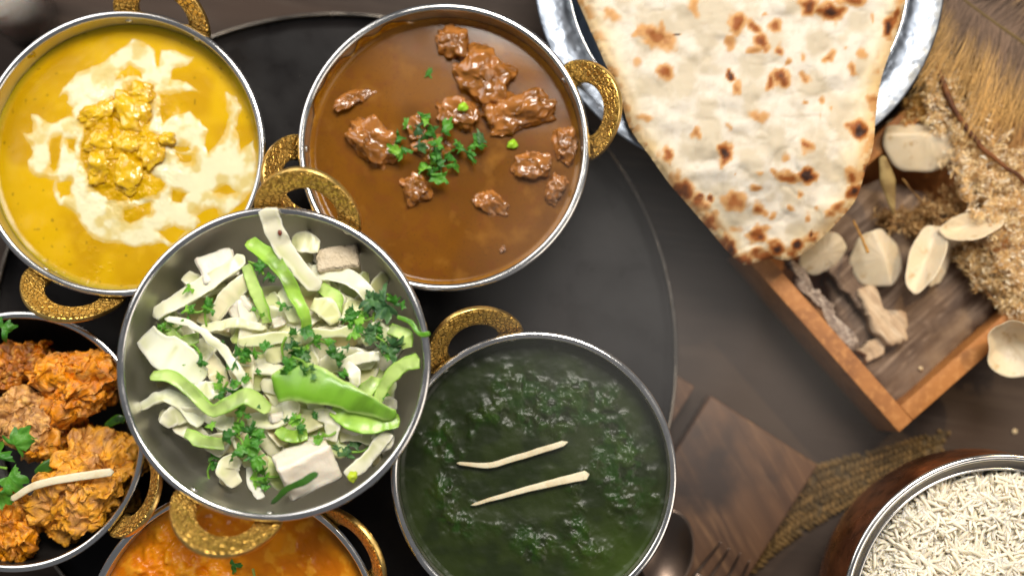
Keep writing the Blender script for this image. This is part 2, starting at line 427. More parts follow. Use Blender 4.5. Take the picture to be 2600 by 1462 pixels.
def handle_mesh(B, ang, elev, a=2.5, b=2.5, ai=1.30, bi=1.28, th=0.36):
    """arched flat plate standing out and up from the rim"""
    n, m = 40, 9
    tt = np.linspace(-0.22, math.pi + 0.22, n)
    rad = np.linspace(0, 1, m)
    er, ez = math.cos(math.radians(elev)), math.sin(math.radians(elev))
    ca, sa = math.cos(ang), math.sin(ang)
    def put(tv_, ov, nv):
        rr = B.R + 0.10 - (B.R - np.sqrt(np.maximum(B.R ** 2 - tv_ ** 2, 0))) + ov * er - nv * ez
        z = B.zr - 0.75 + ov * ez + nv * er
        return np.stack([B.x + rr * ca - tv_ * sa, B.y + rr * sa + tv_ * ca, z], -1)
    G = {}
    for side in (0, 1):
        T, Rr = np.meshgrid(tt, rad, indexing='ij')
        A = ai + (a - ai) * Rr; Bb = bi + (b - bi) * Rr
        soft = 0.06 * (np.minimum(Rr, 1 - Rr) < 0.02)
        nv = (th / 2 - soft) * (1 if side == 0 else -1)
        sn = np.sin(T)
        G[side] = put(A * np.cos(T), Bb * sn + 0.75 * 0 + 0.55, nv + 0 * T).reshape(-1, 3)
    V = np.vstack([G[0], G[1]]); off = n * m; F = []; mi = []
    for i in range(n - 1):
        for j in range(m - 1):
            q = (i * m + j, (i + 1) * m + j, (i + 1) * m + j + 1, i * m + j + 1)
            F.append(q); mi.append(0)
            F.append(tuple(off + x for x in q[::-1])); mi.append(0)
        for j in (0, m - 1):
            F.append((i * m + j, (i + 1) * m + j, off + (i + 1) * m + j, off + i * m + j)); mi.append(1)
    for i in (0, n - 1):
        for j in range(m - 1):
            F.append((i * m + j, i * m + j + 1, off + i * m + j + 1, off + i * m + j)); mi.append(1)
    return V, F, mi

def make_bowl(name, label, px, py, pr, zr, h, angles, inner=STEEL_IN, k=0.5, elev=58, outer=STEEL_HAM, lean=None, handles=True, rimr=0.17):
    B = Bowl()
    c = P(px, py, zr); B.x, B.y, B.zr, B.h, B.k = c[0], c[1], zr, h, k
    B.R = np.linalg.norm(P(px + pr, py, zr) - P(px, py, zr)) - rimr * 1.1
    z0 = zr - h; B.z0 = z0
    root = thing(name, (B.x, B.y, z0), label, "bowl", "handled serving bowls")
    tl = np.linspace(0, 1, 22)
    out = [(0.001, 0)] + [(bowl_r(t_, B.R, k), t_ * h) for t_ in tl]
    v, f = lathe(out, B.x, B.y, z0, 128); mesh_obj("outer_wall", v, f, outer, root)
    inn = [(max(bowl_r(t_, B.R, k) - 0.10, 0.001), 0.12 + t_ * (h - 0.12)) for t_ in tl[::-1]] + [(0.001, 0.12)]
    v, f = lathe(inn, B.x, B.y, z0, 128); mesh_obj("inner_wall", v, f, inner, root)
    ph = np.linspace(0, 2 * math.pi, 14, endpoint=False)
    v, f = lathe([(B.R - 0.03 + rimr * 1.1 * math.cos(a), h + rimr * 0.8 * math.sin(a)) for a in ph], B.x, B.y, z0, 160, close=True)
    mesh_obj("rim", v, f, STEEL, root)
    if handles:
        for q, ad in enumerate(angles):
            ang = math.radians(ad)
            V, F, mi = handle_mesh(B, ang, elev)
            hd = mesh_obj("handle", V, F, None, root, mats=[BRASS, BRASS_EDGE], midx=mi)
            bm = bmesh.new(); bm.from_mesh(hd.data); bmesh.ops.recalc_face_normals(bm, faces=bm.faces); bm.to_mesh(hd.data); bm.free()
            md = hd.modifiers.new("soft", 'BEVEL'); md.width = 0.0005; md.segments = 2; md.limit_method = 'ANGLE'
            ORIGIN[hd.name] = ORIGIN[root.name]
            for s in (-1, 1):               # domed rivet heads inside the wall
                tz = B.zr - 0.75; rr = bowl_r((tz - z0) / h, B.R, k) - 0.12
                da = s * 1.85 / B.R
                n3 = np.array([math.cos(ang + da), math.sin(ang + da), 0])
                cpt = np.array([B.x, B.y, tz]) + n3 * rr
                sv, sf = ico(3); q_ = sv * 0.20
                q_ = q_ - np.outer(q_ @ n3, n3) * 0.55
                mesh_obj("rivet", cpt + q_, sf, STEEL, hd)
    return B, root

def surf_r(B, z): return bowl_r((z - B.z0 - 0.12) / (B.h - 0.12), B.R, B.k) - 0.12

BH = 5.4
yb, yo = make_bowl("serving_bowl", "steel bowl of yellow curry with cream swirl, brass handles at top and bottom", 307, 387, 370, TRAY_Z + BH, BH, (75, 252))
bb, bo = make_bowl("serving_bowl", "steel bowl of brown meat gravy, brass handles at its left and right", 1127, 371, 373, TRAY_Z + BH, BH, (15, 195))
pb, po = make_bowl("serving_bowl", "steel bowl of dark green spinach puree, one brass handle showing", 1355, 1204, 366, TRAY_Z + BH, BH, (115, 295))
cb, co = make_bowl("serving_bowl", "steel bowl with black inside holding fried chicken at the left edge", 43, 1118, 331, TRAY_Z + 4.9, 4.9, (-22, 158), inner=IRON_IN)
ob, oo = make_bowl("serving_bowl", "steel bowl of orange curry half hidden under the salad bowl", 592, 1615, 381, TRAY_Z + BH, BH, (36, 216), elev=66)
sb, so = make_bowl("serving_bowl", "steel salad bowl stacked on top of the other bowls' rims", 695, 920, 401, 11.8, 5.6, (78, 253), k=0.48)

# ------------------------------------------------------------------ curries
def curry_base(B, depth, rings=130, segs=380):
    z = B.zr - depth; R = surf_r(B, z) + 0.03
    v, f = disc(B.x, B.y, R, rings, segs)
    return v, f, z, R

def pix(v, z):
    """pixel of points on the level z (so that a layout read from the photograph lands on the surface)"""
    d = np.asarray(v, float).copy(); d[:, 2] = z; d = d - CAM
    w = d @ FWD; k = VIEW_W / 2600.0 / DIST
    return 1300 + (d @ RIGHT) / w / k, 731 - (d @ UPV) / w / k

# --- yellow curry
v, f, z, R = curry_base(yb, 1.15, 170, 520)
x, y = pix(v, z)
nx = fbm(np.stack([x / 34, y / 34, 0 * x], 1), 3, 3) * 7; ny = fbm(np.stack([x / 34, y / 34, 0 * x + 9], 1), 3, 5) * 7
cx_, cy_ = (x + nx) * 1.8118, (y + ny) * 1.8118
outer = [(265,440),(350,345),(430,300),(500,265),(600,195),(660,195),(700,230),(718,300),(738,300),(745,235),(800,235),(905,265),(850,310),(800,330),(790,380),(850,370),(910,410),(830,430),(740,440),(720,490),(760,560),(800,540),(870,520),(930,540),(955,600),(930,660),(960,700),(1000,660),(1040,620),(1060,520),(1045,430),(1080,450),(1112,500),(1090,600),(1110,700),(1160,640),(1185,720),(1175,850),(1090,950),(1020,990),(920,1030),(870,1080),(800,1130),(700,1135),(560,1130),(430,1105),(380,1040),(340,980),(270,940),(250,890),(260,820),(190,810),(135,780),(140,700),(100,610),(150,600),(150,530),(200,560),(260,560),(340,540),(345,490),(300,450)]
holes = [[(540,385),(570,330),(600,310),(650,340),(660,365),(600,362)], [(580,400),(640,380),(710,390),(700,460),(640,470),(590,440)],
         [(535,450),(600,450),(690,540),(690,600),(740,640),(740,750),(700,790),(760,850),(720,890),(640,920),(560,930),(500,900),(440,880),(400,790),(370,720),(380,640),(390,520),(440,500),(520,520)],
         [(232,640),(282,622),(280,690),(250,780),(220,770)], [(272,830),(325,828),(328,900),(285,912)], [(308,640),(346,640),(346,700),(315,690)],
         [(800,870),(860,895),(850,940),(800,930)], [(985,895),(1040,862),(1092,880),(1060,905)], [(898,990),(960,958),(1010,985),(930,1032)],
         [(718,1060),(800,1038),(855,1068),(790,1112),(740,1100)], [(560,962),(705,928),(690,990),(600,1030),(560,1000)], [(805,700),(880,720),(870,750),(820,750)], [(800,670),(870,665),(880,690),(820,695)]]
sd = sdpoly(cx_, cy_, outer)
for h_ in holes: sd = np.minimum(sd, -sdpoly(cx_, cy_, h_))
q3 = np.stack([x / 60, y / 60, 0 * x], 1)
lump = np.exp(-(((cx_ - 570) / 170) ** 2 + ((cy_ - 680) / 230) ** 2))
relief = fbm(q3 * 0.8, 3, 11) * 0.03 + lump * (0.30 + 0.26 * fbm(q3 * 2.2, 3, 21)) + 0.05 * smooth(300, 120, yb.R * 52 - np.hypot(x - 307, y - 387)) * 0
crumb = smooth(0.35, 0.75, fbm(q3 * 6, 2, 41)) * 0.03 * smooth(1080, 1250, cy_) * smooth(0.0, 0.6, fbm(q3 * 1.3, 2, 43))
edge = np.hypot(v[:, 0] - yb.x, v[:, 1] - yb.y)
menis = 0.10 * smooth(R - 0.35, R, edge)
v[:, 2] = z + relief + menis + crumb
base = mixc(lin("#cca200"), lin("#ba8e00"), smooth(-0.5, 0.6, fbm(q3 * 0.5, 3, 8)))
base = mixc(base, lin("#cca210"), smooth(0.5, 0.9, fbm(q3 * 2.0, 3, 18)) * 0.4)
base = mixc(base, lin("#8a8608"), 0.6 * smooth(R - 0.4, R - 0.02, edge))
halo = smooth(-16, 6, sd) * smooth(-0.2, 0.8, fbm(q3 * 2.2, 3, 77))
base = mixc(base, lin("#d8ad3c"), 0.5 * halo)
speck = smooth(0.86, 0.92, vnoise(np.stack([x / 11, y / 11, 0 * x], 1), 91))
base = mixc(base, lin("#5b4a08"), 0.5 * speck * (sd < -30))
c1 = thing("yellow_curry", (yb.x, yb.y, z), "creamy yellow curry with white cream swirled over it", "curry")
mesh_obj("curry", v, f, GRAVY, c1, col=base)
keep = np.array([sd[list(q)].max() > -8 for q in f])
idx = -np.ones(len(v), int); used = np.unique(np.concatenate([np.array(f[i]) for i in np.nonzero(keep)[0]])); idx[used] = np.arange(len(used))
cv = v[used].copy(); su = sd[used]
cv[:, 2] += np.clip(su / 20, -1.0, 1.0) * 0.022 + 0.02 * np.clip(su / 60, 0, 1)
thin = smooth(0.0, 0.9, fbm(q3[used] * 1.7, 3, 31) + 0.15)
cc = mixc(lin("#dfd8b0"), lin("#ccb66c"), thin * 0.9); cc = mixc(cc, lin("#cca42c"), smooth(26, -2, su + 14 * fbm(q3[used] * 3.0, 2, 33)) * 0.8)
mesh_obj("cream_swirl", cv, [tuple(idx[list(f[i])]) for i in np.nonzero(keep)[0]], CREAM, c1, col=cc)

def blob(name, c, rad, rot, seed, mat, colfn, sub=5, amp=0.22, freq=1.1, fine=0.05, ffreq=5.0, parent=None, crumbs=0.0, cfreq=6.0, boxy=0.0, crag=0.0, vec=0.0):
    s, f = ico(sub)
    b = s.copy()
    if boxy: b = b / (np.max(np.abs(s), axis=1)[:, None] ** boxy)
    d = 1 + amp * fbm(s * freq * 1.6 + seed * 3.7, 3, seed)
    p = b * d[:, None] * np.asarray(rad)
    det = fine * fbm(p * ffreq + seed, 4, seed + 5)
    if crag: det = det + crag * (0.7 - 2.0 * np.abs(fbm(p * 1.25 + seed * 2.1, 4, seed + 15))) + 0.05 * fbm(p * 8 + seed, 3, seed + 25)
    w = None
    if crumbs:
        w = worley(p * cfreq + seed * 1.3, seed + 9); det = det + crumbs * (0.55 - w)
    p = p + s * det[:, None]
    if vec:
        p = p + np.stack([fbm(p * 1.5 + seed + 11 * q, 3, seed + 40 + q) for q in range(3)], 1) * vec
        p = p + np.stack([fbm(p * 5.0 + seed + 11 * q, 3, seed + 50 + q) for q in range(3)], 1) * vec * (.24 if sub < 6 else .22)
    col = colfn(p, s, det, w)
    p = rot_to(p, rot) + np.asarray(c)
    return mesh_obj(name, p, f, mat, parent, col=col)

def ycol(p, s, det, w):
    n = fbm(p * 2.0, 3, 4); c = mixc(lin("#d8ae14"), lin("#c29408"), smooth(-0.4, 0.7, n)); return mixc(c, lin("#ecc75c"), 0.5 * smooth(0.35, 0.8, fbm(p * 4, 2, 14)))
YL = [(455, 520, 0.95, 0.5, 30, "yellow coated chunk with ridged side, left in the cream swirl"), (600, 520, 1.1, 0.75, -50, "largest yellow coated chunk in the upper middle of the cream"),
      (645, 425, 0.7, 0.5, 5, "small yellow lump alone in the upper cream band"), (460, 650, 0.75, 0.6, 20, "yellow coated chunk at left of the curry heap"), (455, 760, 0.95, 0.65, 70, "knobbly yellow chunk low on the left of the heap"),
      (600, 660, 0.8, 0.62, -20, "curled yellow chunk in the middle of the heap"), (705, 700, 0.62, 0.85, -10, "upright yellow chunk at the right of the heap"), (590, 800, 0.8, 1.0, 10, "long yellow chunk at the bottom of the heap"),
      (770, 640, 0.5, 0.4, 0, "small cream smeared chunk right of the yellow heap")]
for i, (a, b_, r1, r2, rz, lb) in enumerate(YL):
    zc = z + 0.16
    c = P(a / 1.8118, b_ / 1.8118, zc)
    o = blob("curry_chunk", c, (r1, r2, 0.34), (0, 0, rz), 40 + i, FOOD_WET, ycol, 5, 0.30, 0.9, 0.07, 2.0)
    tag(o, lb, "curry chunk", "chunks in the yellow curry")
o = blob("curry_splash", P(76, 134, yb.zr - 0.45), (0.22, 0.3, 0.35), (0, 0, -40), 77, FOOD_WET, lambda p, s, d, w: np.tile(lin("#c9a40c"), (len(p), 1)), 3, 0.2)
tag(o, "yellow drop of curry stuck inside the upper left rim", "curry drop")

# --- brown gravy
v, f, z, R = curry_base(bb, 1.2)
x, y = pix(v, z); q3 = np.stack([x / 60, y / 60, 0 * x], 1); edge = np.hypot(v[:, 0] - bb.x, v[:, 1] - bb.y)
v[:, 2] = z + fbm(q3 * 0.5, 2, 2) * 0.012 + 0.12 * smooth(R - 0.3, R, edge) 
base = mixc(lin("#744708"), lin("#623b08"), smooth(-0.5, 0.6, fbm(q3 * 0.5, 3, 6)))
base = mixc(base, lin("#6e420e"), smooth(300, 640, y) * 0.5)
base = mixc(base, lin("#a5701a"), 0.6 * smooth(R - 0.4, R - 0.05, edge))
base = mixc(base, lin("#6a3a12"), 0.4 * smooth(0.3, 0.7, fbm(q3 * 2.5, 3, 16)))
g = mesh_obj("brown_gravy", v, f, GRAVY_B, col=base); tag(g, "smooth brown gravy filling the upper middle bowl", "gravy"); GZ = z

def mcol(p, s, det, w):
    c = mixc(lin("#a0662c"), lin("#784a18"), smooth(-0.5, 0.6, fbm(p * 1.8, 3, 3))); c = mixc(c, lin("#b07a3a"), smooth(0.0, 0.10, det) * 0.5)
    return mixc(c, lin("#b9783a"), 0.5 * smooth(0.35, 0.7, fbm(p * 5, 2, 23)))
C2 = lambda a, b_, zz: P(700 + a / 1.907, b_ / 1.907, zz)
MEAT = [(850, 205, .82, .75, .55, 0, "reddish meat chunk topmost in the gravy"), (1005, 375, 1.32, 1.15, .85, -25, "biggest glossy meat chunk right of the loose coriander leaf"),
        (1175, 545, 1.7, .85, .75, 14, "long meat chunk at the right with a glossy top edge"), (880, 565, .95, .75, .6, 0, "meat chunk with a light green chilli bit on it"),
        (470, 690, 1.25, .8, .65, -38, "meat chunk left of the coriander heap"), (375, 490, .95, .3, .3, 24, "thin sliver of meat near the left wall"),
        (680, 905, .6, .75, .5, 20, "small meat chunk below the coriander heap"), (1240, 800, .8, .7, .5, -20, "bubbly meat chunk at lower right of the green chilli"),
        (1405, 695, .5, .8, .5, 10, "meat chunk touching the right wall of the bowl"), (1355, 910, .45, .65, .4, -10, "orange tinted meat shred at the lower right wall"),
        (1050, 985, .85, .4, .3, -15, "mostly sunken meat chunk in the lower gravy"), (690, 620, .42, .6, .5, 0, "meat bit under the upper left of the coriander"),
        (1095, 1200, .14, .14, .12, 0, "tiny meat crumb near the bottom of the gravy"), (760, 720, 0.8, .6, .42, 30, "meat piece hidden beneath the coriander heap")]
for i, (a, b_, r1, r2, r3, rz, lb) in enumerate(MEAT):
    o = blob("meat_chunk", C2(a, b_, GZ + 0.01), (r1 * 1.08, r2 * 1.08, r3), (8 * math.sin(i * 3), 8 * math.cos(i * 5), rz), 60 + i, FOOD_WET, mcol, 5, 0.26, 0.9, 0.05, 1.9, boxy=0.45, vec=0.15)
    tag(o, lb, "meat", "meat in the brown gravy")
# dried gravy smears on the wall
def wall_smear(B, a0, a1, zlo, zhi, col1, col2, seed, label):
    n, m = 90, 14
    A, Z = np.meshgrid(np.radians(np.linspace(a0, a1, n)), np.linspace(0, 1, m), indexing='ij')
    top = zhi * (0.55 + 0.45 * vnoise(np.stack([A.ravel() * 9, 0 * A.ravel(), 0 * A.ravel()], 1), seed).reshape(n, m)) * smooth(0, 0.1, (A - A.min()) / (A.max() - A.min())) * smooth(1, 0.9, (A - A.min()) / (A.max() - A.min()))
    zz = B.zr + zlo + Z * np.maximum(top, 0.02)
    pts = np.stack([A.ravel() * 14, zz.ravel() * 3, 0 * A.ravel()], 1)
    rr = bowl_r((zz - B.z0 - 0.12) / (B.h - 0.12), B.R, B.k) - 0.135 - (0.05 + 0.05 * fbm(pts, 3, seed).reshape(n, m)) * np.sin(np.pi * np.clip(Z, 0, 1)) 
    V = np.stack([B.x + rr * np.cos(A), B.y + rr * np.sin(A), zz], -1).reshape(-1, 3)
    F = [(i * m + j, i * m + j + 1, (i + 1) * m + j + 1, (i + 1) * m + j) for i in range(n - 1) for j in range(m - 1)]
    c = mixc(col1, col2, smooth(-0.3, 0.6, fbm(pts * 1.5, 3, seed + 2)))
    tag(mesh_obj("gravy_smear", V, F, FOOD_WET, col=c), label, "gravy smear")
wall_smear(bb, 103, 168, -1.1, 0.75, lin("#a5680c"), lin("#c58a18"), 5, "dried yellow brown gravy smear on the upper left bowl wall")
wall_smear(bb, 255, 292, -1.1, 0.35, lin("#b98a4a"), lin("#8a5420"), 9, "thin pale gravy residue on the bottom wall of the bowl")

# --- coriander
def leaf_mesh(size, seed, curl=0.35, lobes=3, rings=6, n=46):
    rnd = np.random.RandomState(seed)
    ph = np.linspace(-2.0, 2.0, n)
    r = 0.42 + 0.58 * np.abs(np.cos(ph * 1.5 / 2 * (lobes - 1) * 0.75)) ** 0.8
    r *= 1 + 0.13 * np.cos(ph * 8.5 + rnd.rand() * 6) + 0.07 * np.cos(ph * 17 + rnd.rand() * 6)
    r *= 0.9 + 0.25 * rnd.rand(n) * 0.4
    r[0] *= 0.4; r[-1] *= 0.4
    rr = np.linspace(0, 1, rings + 1)[1:]
    X = (rr[:, None] * r * np.cos(ph)).ravel(); Y = (rr[:, None] * r * np.sin(ph)).ravel()
    X = np.append(X, 0) * size; Y = np.append(Y, 0) * size
    q = np.stack([X / size * 1.6, Y / size * 1.6, 0 * X], 1)
    R_ = np.hypot(X, Y) / size
    Z = size * (-curl * R_ ** 2 + 0.24 * fbm(q + seed, 3, seed) + 0.10 * np.abs(np.sin(np.arctan2(Y, X + 1e-9) * 3)) * R_)
    V = np.stack([X, Y, Z], 1); k = rings * n
    F = [(k, j, j + 1) for j in range(n - 1)]
    for i in range(rings - 1):
        for j in range(n - 1):
            F.append((i * n + j, (i + 1) * n + j, (i + 1) * n + j + 1, i * n + j + 1))
    vein = np.append(np.tile((np.abs(np.sin(ph * 3)) < 0.18).astype(float), rings), 0) * 0.5
    return V, F, vein, R_

def leaf_col(V, vein, tone, seed):
    g = [(lin("#44862a"), lin("#2d6420")), (lin("#5a9a2e"), lin("#3a7a22")), (lin("#84bc3a"), lin("#5a9a2e")), (lin("#56804a"), lin("#386038"))][tone]
    c = mixc(g[0], g[1], smooth(-0.5, 0.6, fbm(V * 2 + seed, 3, seed)))
    return mixc(c, lin("#8fbf5a"), vein * 0.35)

def leaf_obj(pos, size, rot, seed, tone, name="coriander_leaf", parent=None, curl=0.35, stretch=1.0):
    V, F, ve, R_ = leaf_mesh(size, seed, curl, lobes=3 if seed % 3 else 4)
    V[:, 1] *= stretch
    c = leaf_col(V, ve, tone, seed)
    return mesh_obj(name, rot_to(V, rot) + np.asarray(pos), F, LEAF, parent, col=c)

def sprig(pos, specs, label, group, stem=None):
    """specs: (dx, dy, dz, size, rz, tiltx, tilty, tone)"""
    root = thing("coriander_sprig", pos, label, "coriander", group)
    p = np.asarray(pos, float)
    for k, (dx, dy, dz, sz, rz, tx, ty, tone) in enumerate(specs):
        leaf_obj(p + (dx, dy, dz), sz, (tx, ty, rz), int(abs(pos[0] * 31 + pos[1] * 17)) + k * 7 + 1, tone, "leaf", root)
    if stem:
        V, F = tube_mesh([p + a for a in np.asarray(stem, float)], [0.07, 0.05], 16, 7)
        mesh_obj("stem", V, F, LEAF, root, col=np.tile(lin("#7fae3c"), (len(V), 1)))
    return root

rnd = random.Random(3)
heap = [(600, 660), (640, 620), (620, 720), (690, 610), (735, 600), (730, 660), (770, 640), (820, 640), (800, 690), (690, 700), (760, 745), (840, 740), (900, 730), (940, 740), (860, 790), (790, 790), (720, 820), (760, 840), (800, 810), (820, 860), (960, 690), (1000, 690), (600, 740), (710, 570), (780, 720), (870, 690)]
for i, (a, b_) in enumerate(heap):
    o = leaf_obj(C2(a, b_, GZ + 0.42 + 0.5 * rnd.random()), 0.50 + 0.30 * rnd.random(), (rnd.uniform(-45, 45), rnd.uniform(-40, 40), rnd.uniform(0, 360)), 100 + i, [0, 1, 1, 3, 2, 0][i % 6], stretch=0.65)
    tag(o, "chopped coriander leaf in the heap at the middle of the brown gravy", "coriander", "chopped coriander heap on the gravy")
o = leaf_obj(C2(740, 365, GZ + 0.12), 0.55, (10, 5, 80), 301, 0, stretch=0.5); tag(o, "single coriander leaf floating alone in the upper gravy", "coriander")
for a, b_, lb in ((905, 520, "light green chilli bit resting on a meat chunk"), (1145, 700, "light green chilli bit floating right of the coriander heap")):
    o = blob("chilli_bit", C2(a, b_, GZ + (0.72 if a < 1000 else 0.15)), (0.26, 0.2, 0.14), (0, 10, 30), 7, VEG, lambda p, s, d, w: mixc(lin("#6ea01e"), lin("#97c52e"), smooth(-0.3, 0.5, s[:, 2])), 3, 0.2)
    tag(o, lb, "chilli")

# --- spinach puree
v, f, z, R = curry_base(pb, 1.05, 190, 560)
x, y = pix(v, z); q3 = np.stack([x / 60, y / 60, 0 * x], 1); edge = np.hypot(v[:, 0] - pb.x, v[:, 1] - pb.y)
cx_, cy_ = (x - 960) * 2.0075, (y - 740) * 2.0075
def gb(cx, cy, sx, sy): return np.exp(-(((cx_ - cx) / sx) ** 2 + ((cy_ - cy) / sy) ** 2))
rough_m = np.clip(gb(650, 450, 130, 70) + gb(850, 540, 180, 80) + gb(1050, 530, 140, 90) + gb(1180, 700, 110, 120) + gb(1220, 850, 150, 110) + gb(1020, 1150, 60, 180) + gb(330, 760, 100, 120) + gb(330, 1050, 110, 130)
                  + gb(440, 1200, 110, 70) + gb(780, 1280, 110, 110) + gb(600, 620, 150, 90) + gb(1100, 1330, 90, 80) + gb(1250, 1050, 120, 140) + gb(900, 660, 150, 80), 0, 1)
fine = fbm(q3 * 2.1, 4, 51, 0.45)
rough_m = smooth(0.15, 1.25, rough_m + 0.35 * fbm(q3 * 1.7, 3, 57))
v[:, 2] = z + 0.04 * fbm(q3 * 0.8, 3, 4) + rough_m * (0.09 + 0.13 * fine) + 0.012 * fine + 0.10 * smooth(R - 0.3, R, edge)
base = mixc(lin("#25300e"), lin("#1b250a"), smooth(-0.5, 0.6, fbm(q3 * 1.2, 3, 9)))
base = mixc(base, lin("#1f3a0a"), rough_m * smooth(-0.4, 0.4, fbm(q3 * 3, 3, 19))); base = mixc(base, lin("#33490f"), 0.5 * smooth(0.2, 0.8, fine) * rough_m)
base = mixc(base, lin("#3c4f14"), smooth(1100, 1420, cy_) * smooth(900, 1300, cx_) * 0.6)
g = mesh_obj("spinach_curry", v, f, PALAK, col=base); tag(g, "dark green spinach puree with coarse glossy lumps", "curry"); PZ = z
C6 = lambda a, b_, zz: P(960 + a / 2.0075, 740 + b_ / 2.0075, zz)
V, F, _ = strip_mesh([C6(400, 872, PZ + .22), C6(560, 884, PZ + .24), C6(730, 838, PZ + .26), C6(968, 765, PZ + .34)], [0.14, 0.28, 0.30, 0.28], 0.20, n=30, wob=0.015, seed=3, power=.35, endround=.02)
tag(mesh_obj("ginger_strip", V, F, GINGER), "upper ginger matchstick with bent thin end on the spinach", "ginger", "ginger strips on the spinach")
V, F, _ = strip_mesh([C6(472, 1088, PZ + .20), C6(700, 1022, PZ + .22), C6(900, 972, PZ + .26), C6(1075, 930, PZ + .32)], [0.14, 0.26, 0.36, 0.46], 0.22, n=30, wob=0.015, seed=4, power=.35, endround=0.015)
tag(mesh_obj("ginger_strip", V, F, GINGER), "lower straight ginger matchstick widening to the right on the spinach", "ginger", "ginger strips on the spinach")

# --- orange curry
v, f, z, R = curry_base(ob, 0.95)
x, y = pix(v, z); q3 = np.stack([x / 60, y / 60, 0 * x], 1); edge = np.hypot(v[:, 0] - ob.x, v[:, 1] - ob.y)
cx_, cy_ = (x - 220) * 3.22, (y - 1200) * 3.22
rm = np.clip(gb(620, 640, 190, 260) + gb(900, 840, 220, 160) + gb(520, 800, 140, 160) + 0.6 * gb(1050, 420, 180, 90) + 0.4 * gb(1750, 700, 220, 200), 0, 1.2)
fine = fbm(q3 * 2.2, 4, 71, 0.55)
v[:, 2] = z + 0.05 * fbm(q3 * 0.9, 3, 14) + rm * (0.20 + 0.17 * fine) + 0.02 * fine + 0.1 * smooth(R - 0.3, R, edge)
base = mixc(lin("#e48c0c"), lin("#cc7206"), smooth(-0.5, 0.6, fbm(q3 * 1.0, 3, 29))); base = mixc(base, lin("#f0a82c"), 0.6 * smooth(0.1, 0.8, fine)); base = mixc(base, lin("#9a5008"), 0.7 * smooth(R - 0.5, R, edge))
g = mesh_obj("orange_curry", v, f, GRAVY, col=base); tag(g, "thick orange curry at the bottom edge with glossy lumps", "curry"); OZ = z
C5 = lambda a, b_, zz: P(220 + a / 3.22, 1200 + b_ / 3.22, zz)
o = leaf_obj(C5(1215, 740, OZ + 0.35), 0.6, (15, 10, 250), 402, 0, stretch=0.6); tag(o, "dark coriander leaf on the orange curry under the brass handle", "coriander")
V, F = tube_mesh([C5(1360, 780, OZ + .3), C5(1375, 860, OZ + .3), C5(1380, 930, OZ + .28)], [0.07, 0.06], 10, 7)
tag(mesh_obj("coriander_shred", V, F, LEAF, col=np.tile(lin("#a9b450"), (len(V), 1))), "pale green coriander stem on the orange curry", "coriander")

# ------------------------------------------------------------------ fried chicken
C4 = lambda a, b_, zz: P(a / 2.007, 740 + b_ / 2.007, zz)
def fcol(p1, p2, p3):
    def fn(p, s, det, w):
        n = fbm(p * 1.5, 3, 5); c = mixc(lin(p1), lin(p2), smooth(-0.35, 0.45, n)); c = mixc(c, lin(p3), 0.8 * smooth(0.05, 0.5, fbm(p * 3.0, 3, 15))); g_ = fbm(p * 9.0, 3, 35)
        c = mixc(c, lin("#5a3010"), 0.7 * smooth(0.3, 0.9, g_)); c = mixc(c, lin("#f6bc58"), 0.55 * smooth(0.3, 0.8, -g_))
        return mixc(c, lin("#5a3010"), 0.35 * smooth(0.5, 0.85, w))
    return fn
CH = [(420, 490, 2.05, 1.65, 1.3, 20, 8.2 - 1.9, ("#f0960a", "#d67c0c", "#b4783a"), "orange crusted fried chicken piece nearest the salad bowl"),
      (85, 395, 1.9, 1.15, 1.0, 8, 5.6, ("#e08408", "#a65c0c", "#6e3e12"), "dark orange fried chicken piece cut by the left picture edge, upper one"),
      (150, 670, 1.75, 1.45, 1.2, -25, 6.1, ("#cf9a5c", "#ac7a48", "#e4ae60"), "pale brown fried chicken piece above the coriander leaves"),
      (430, 985, 2.0, 3.0, 1.5, -28, 6.0, ("#e8a030", "#bd8446", "#f2a81c"), "largest fried chicken piece under the ginger strip"),
      (75, 1190, 1.35, 1.7, 1.2, 10, 5.6, ("#f29a08", "#c87a14", "#905418"), "fried chicken piece at the lower left picture edge"),
      (385, 735, 0.9, 0.65, 0.6, 0, 5.4, ("#e0920f", "#bc700c", "#c47c18"), "small orange chicken scrap between the big pieces"),
      (225, 775, 0.85, 0.75, 0.8, 0, 6.2, ("#e89c18", "#c67a10", "#d89c48"), "knobbly orange chicken bit beside the dark green chilli")]
for i, (a, b_, r1, r2, r3, rz, zc, cs, lb) in enumerate(CH):
    o = blob("fried_chicken", C4(a, b_, zc), (r1 * .93, r2 * .93, r3), (6 * math.sin(i), 6 * math.cos(i), rz), 20 + i, CRUST, fcol(*cs), 6 if i not in (5, 6) else 5, 0.26, 0.9, 0.04, 3.0, crumbs=0.03, cfreq=5.2, boxy=0.4, crag=0.07, vec=0.30)
    tag(o, lb, "fried chicken", "fried chicken in the black bowl")
V, F, _ = strip_mesh([C4(55, 1060, 7.4), C4(190, 985, 7.75), C4(390, 945, 7.85), C4(580, 918, 7.75)], [0.30, 0.38, 0.40, 0.42], 0.2, n=36, wob=0.02, seed=9, endround=0.02)
tag(mesh_obj("ginger_strip", V, F, GINGER), "ginger matchstick lying across the fried chicken", "ginger")
sprig(C4(35, 900, 7.5), [(0.35, 1.1, .1, 1.0, 40, 10, -12, 1), (0.1, -0.4, .15, 1.05, -50, -8, 10, 1), (-0.5, 0.5, .25, 0.95, 100, 12, 8, 1), (-0.3, -1.1, .0, 0.9, -80, -14, 10, 1)], "bright coriander sprig lying on the fried chicken at the left edge", None, [(0, 0, 0), (-1.5, 0.2, -.3)])
o = leaf_obj(C4(10, 190, 7.2), 0.65, (10, 10, 20), 501, 1); tag(o, "coriander leaf at the top left inside the chicken bowl", "coriander")
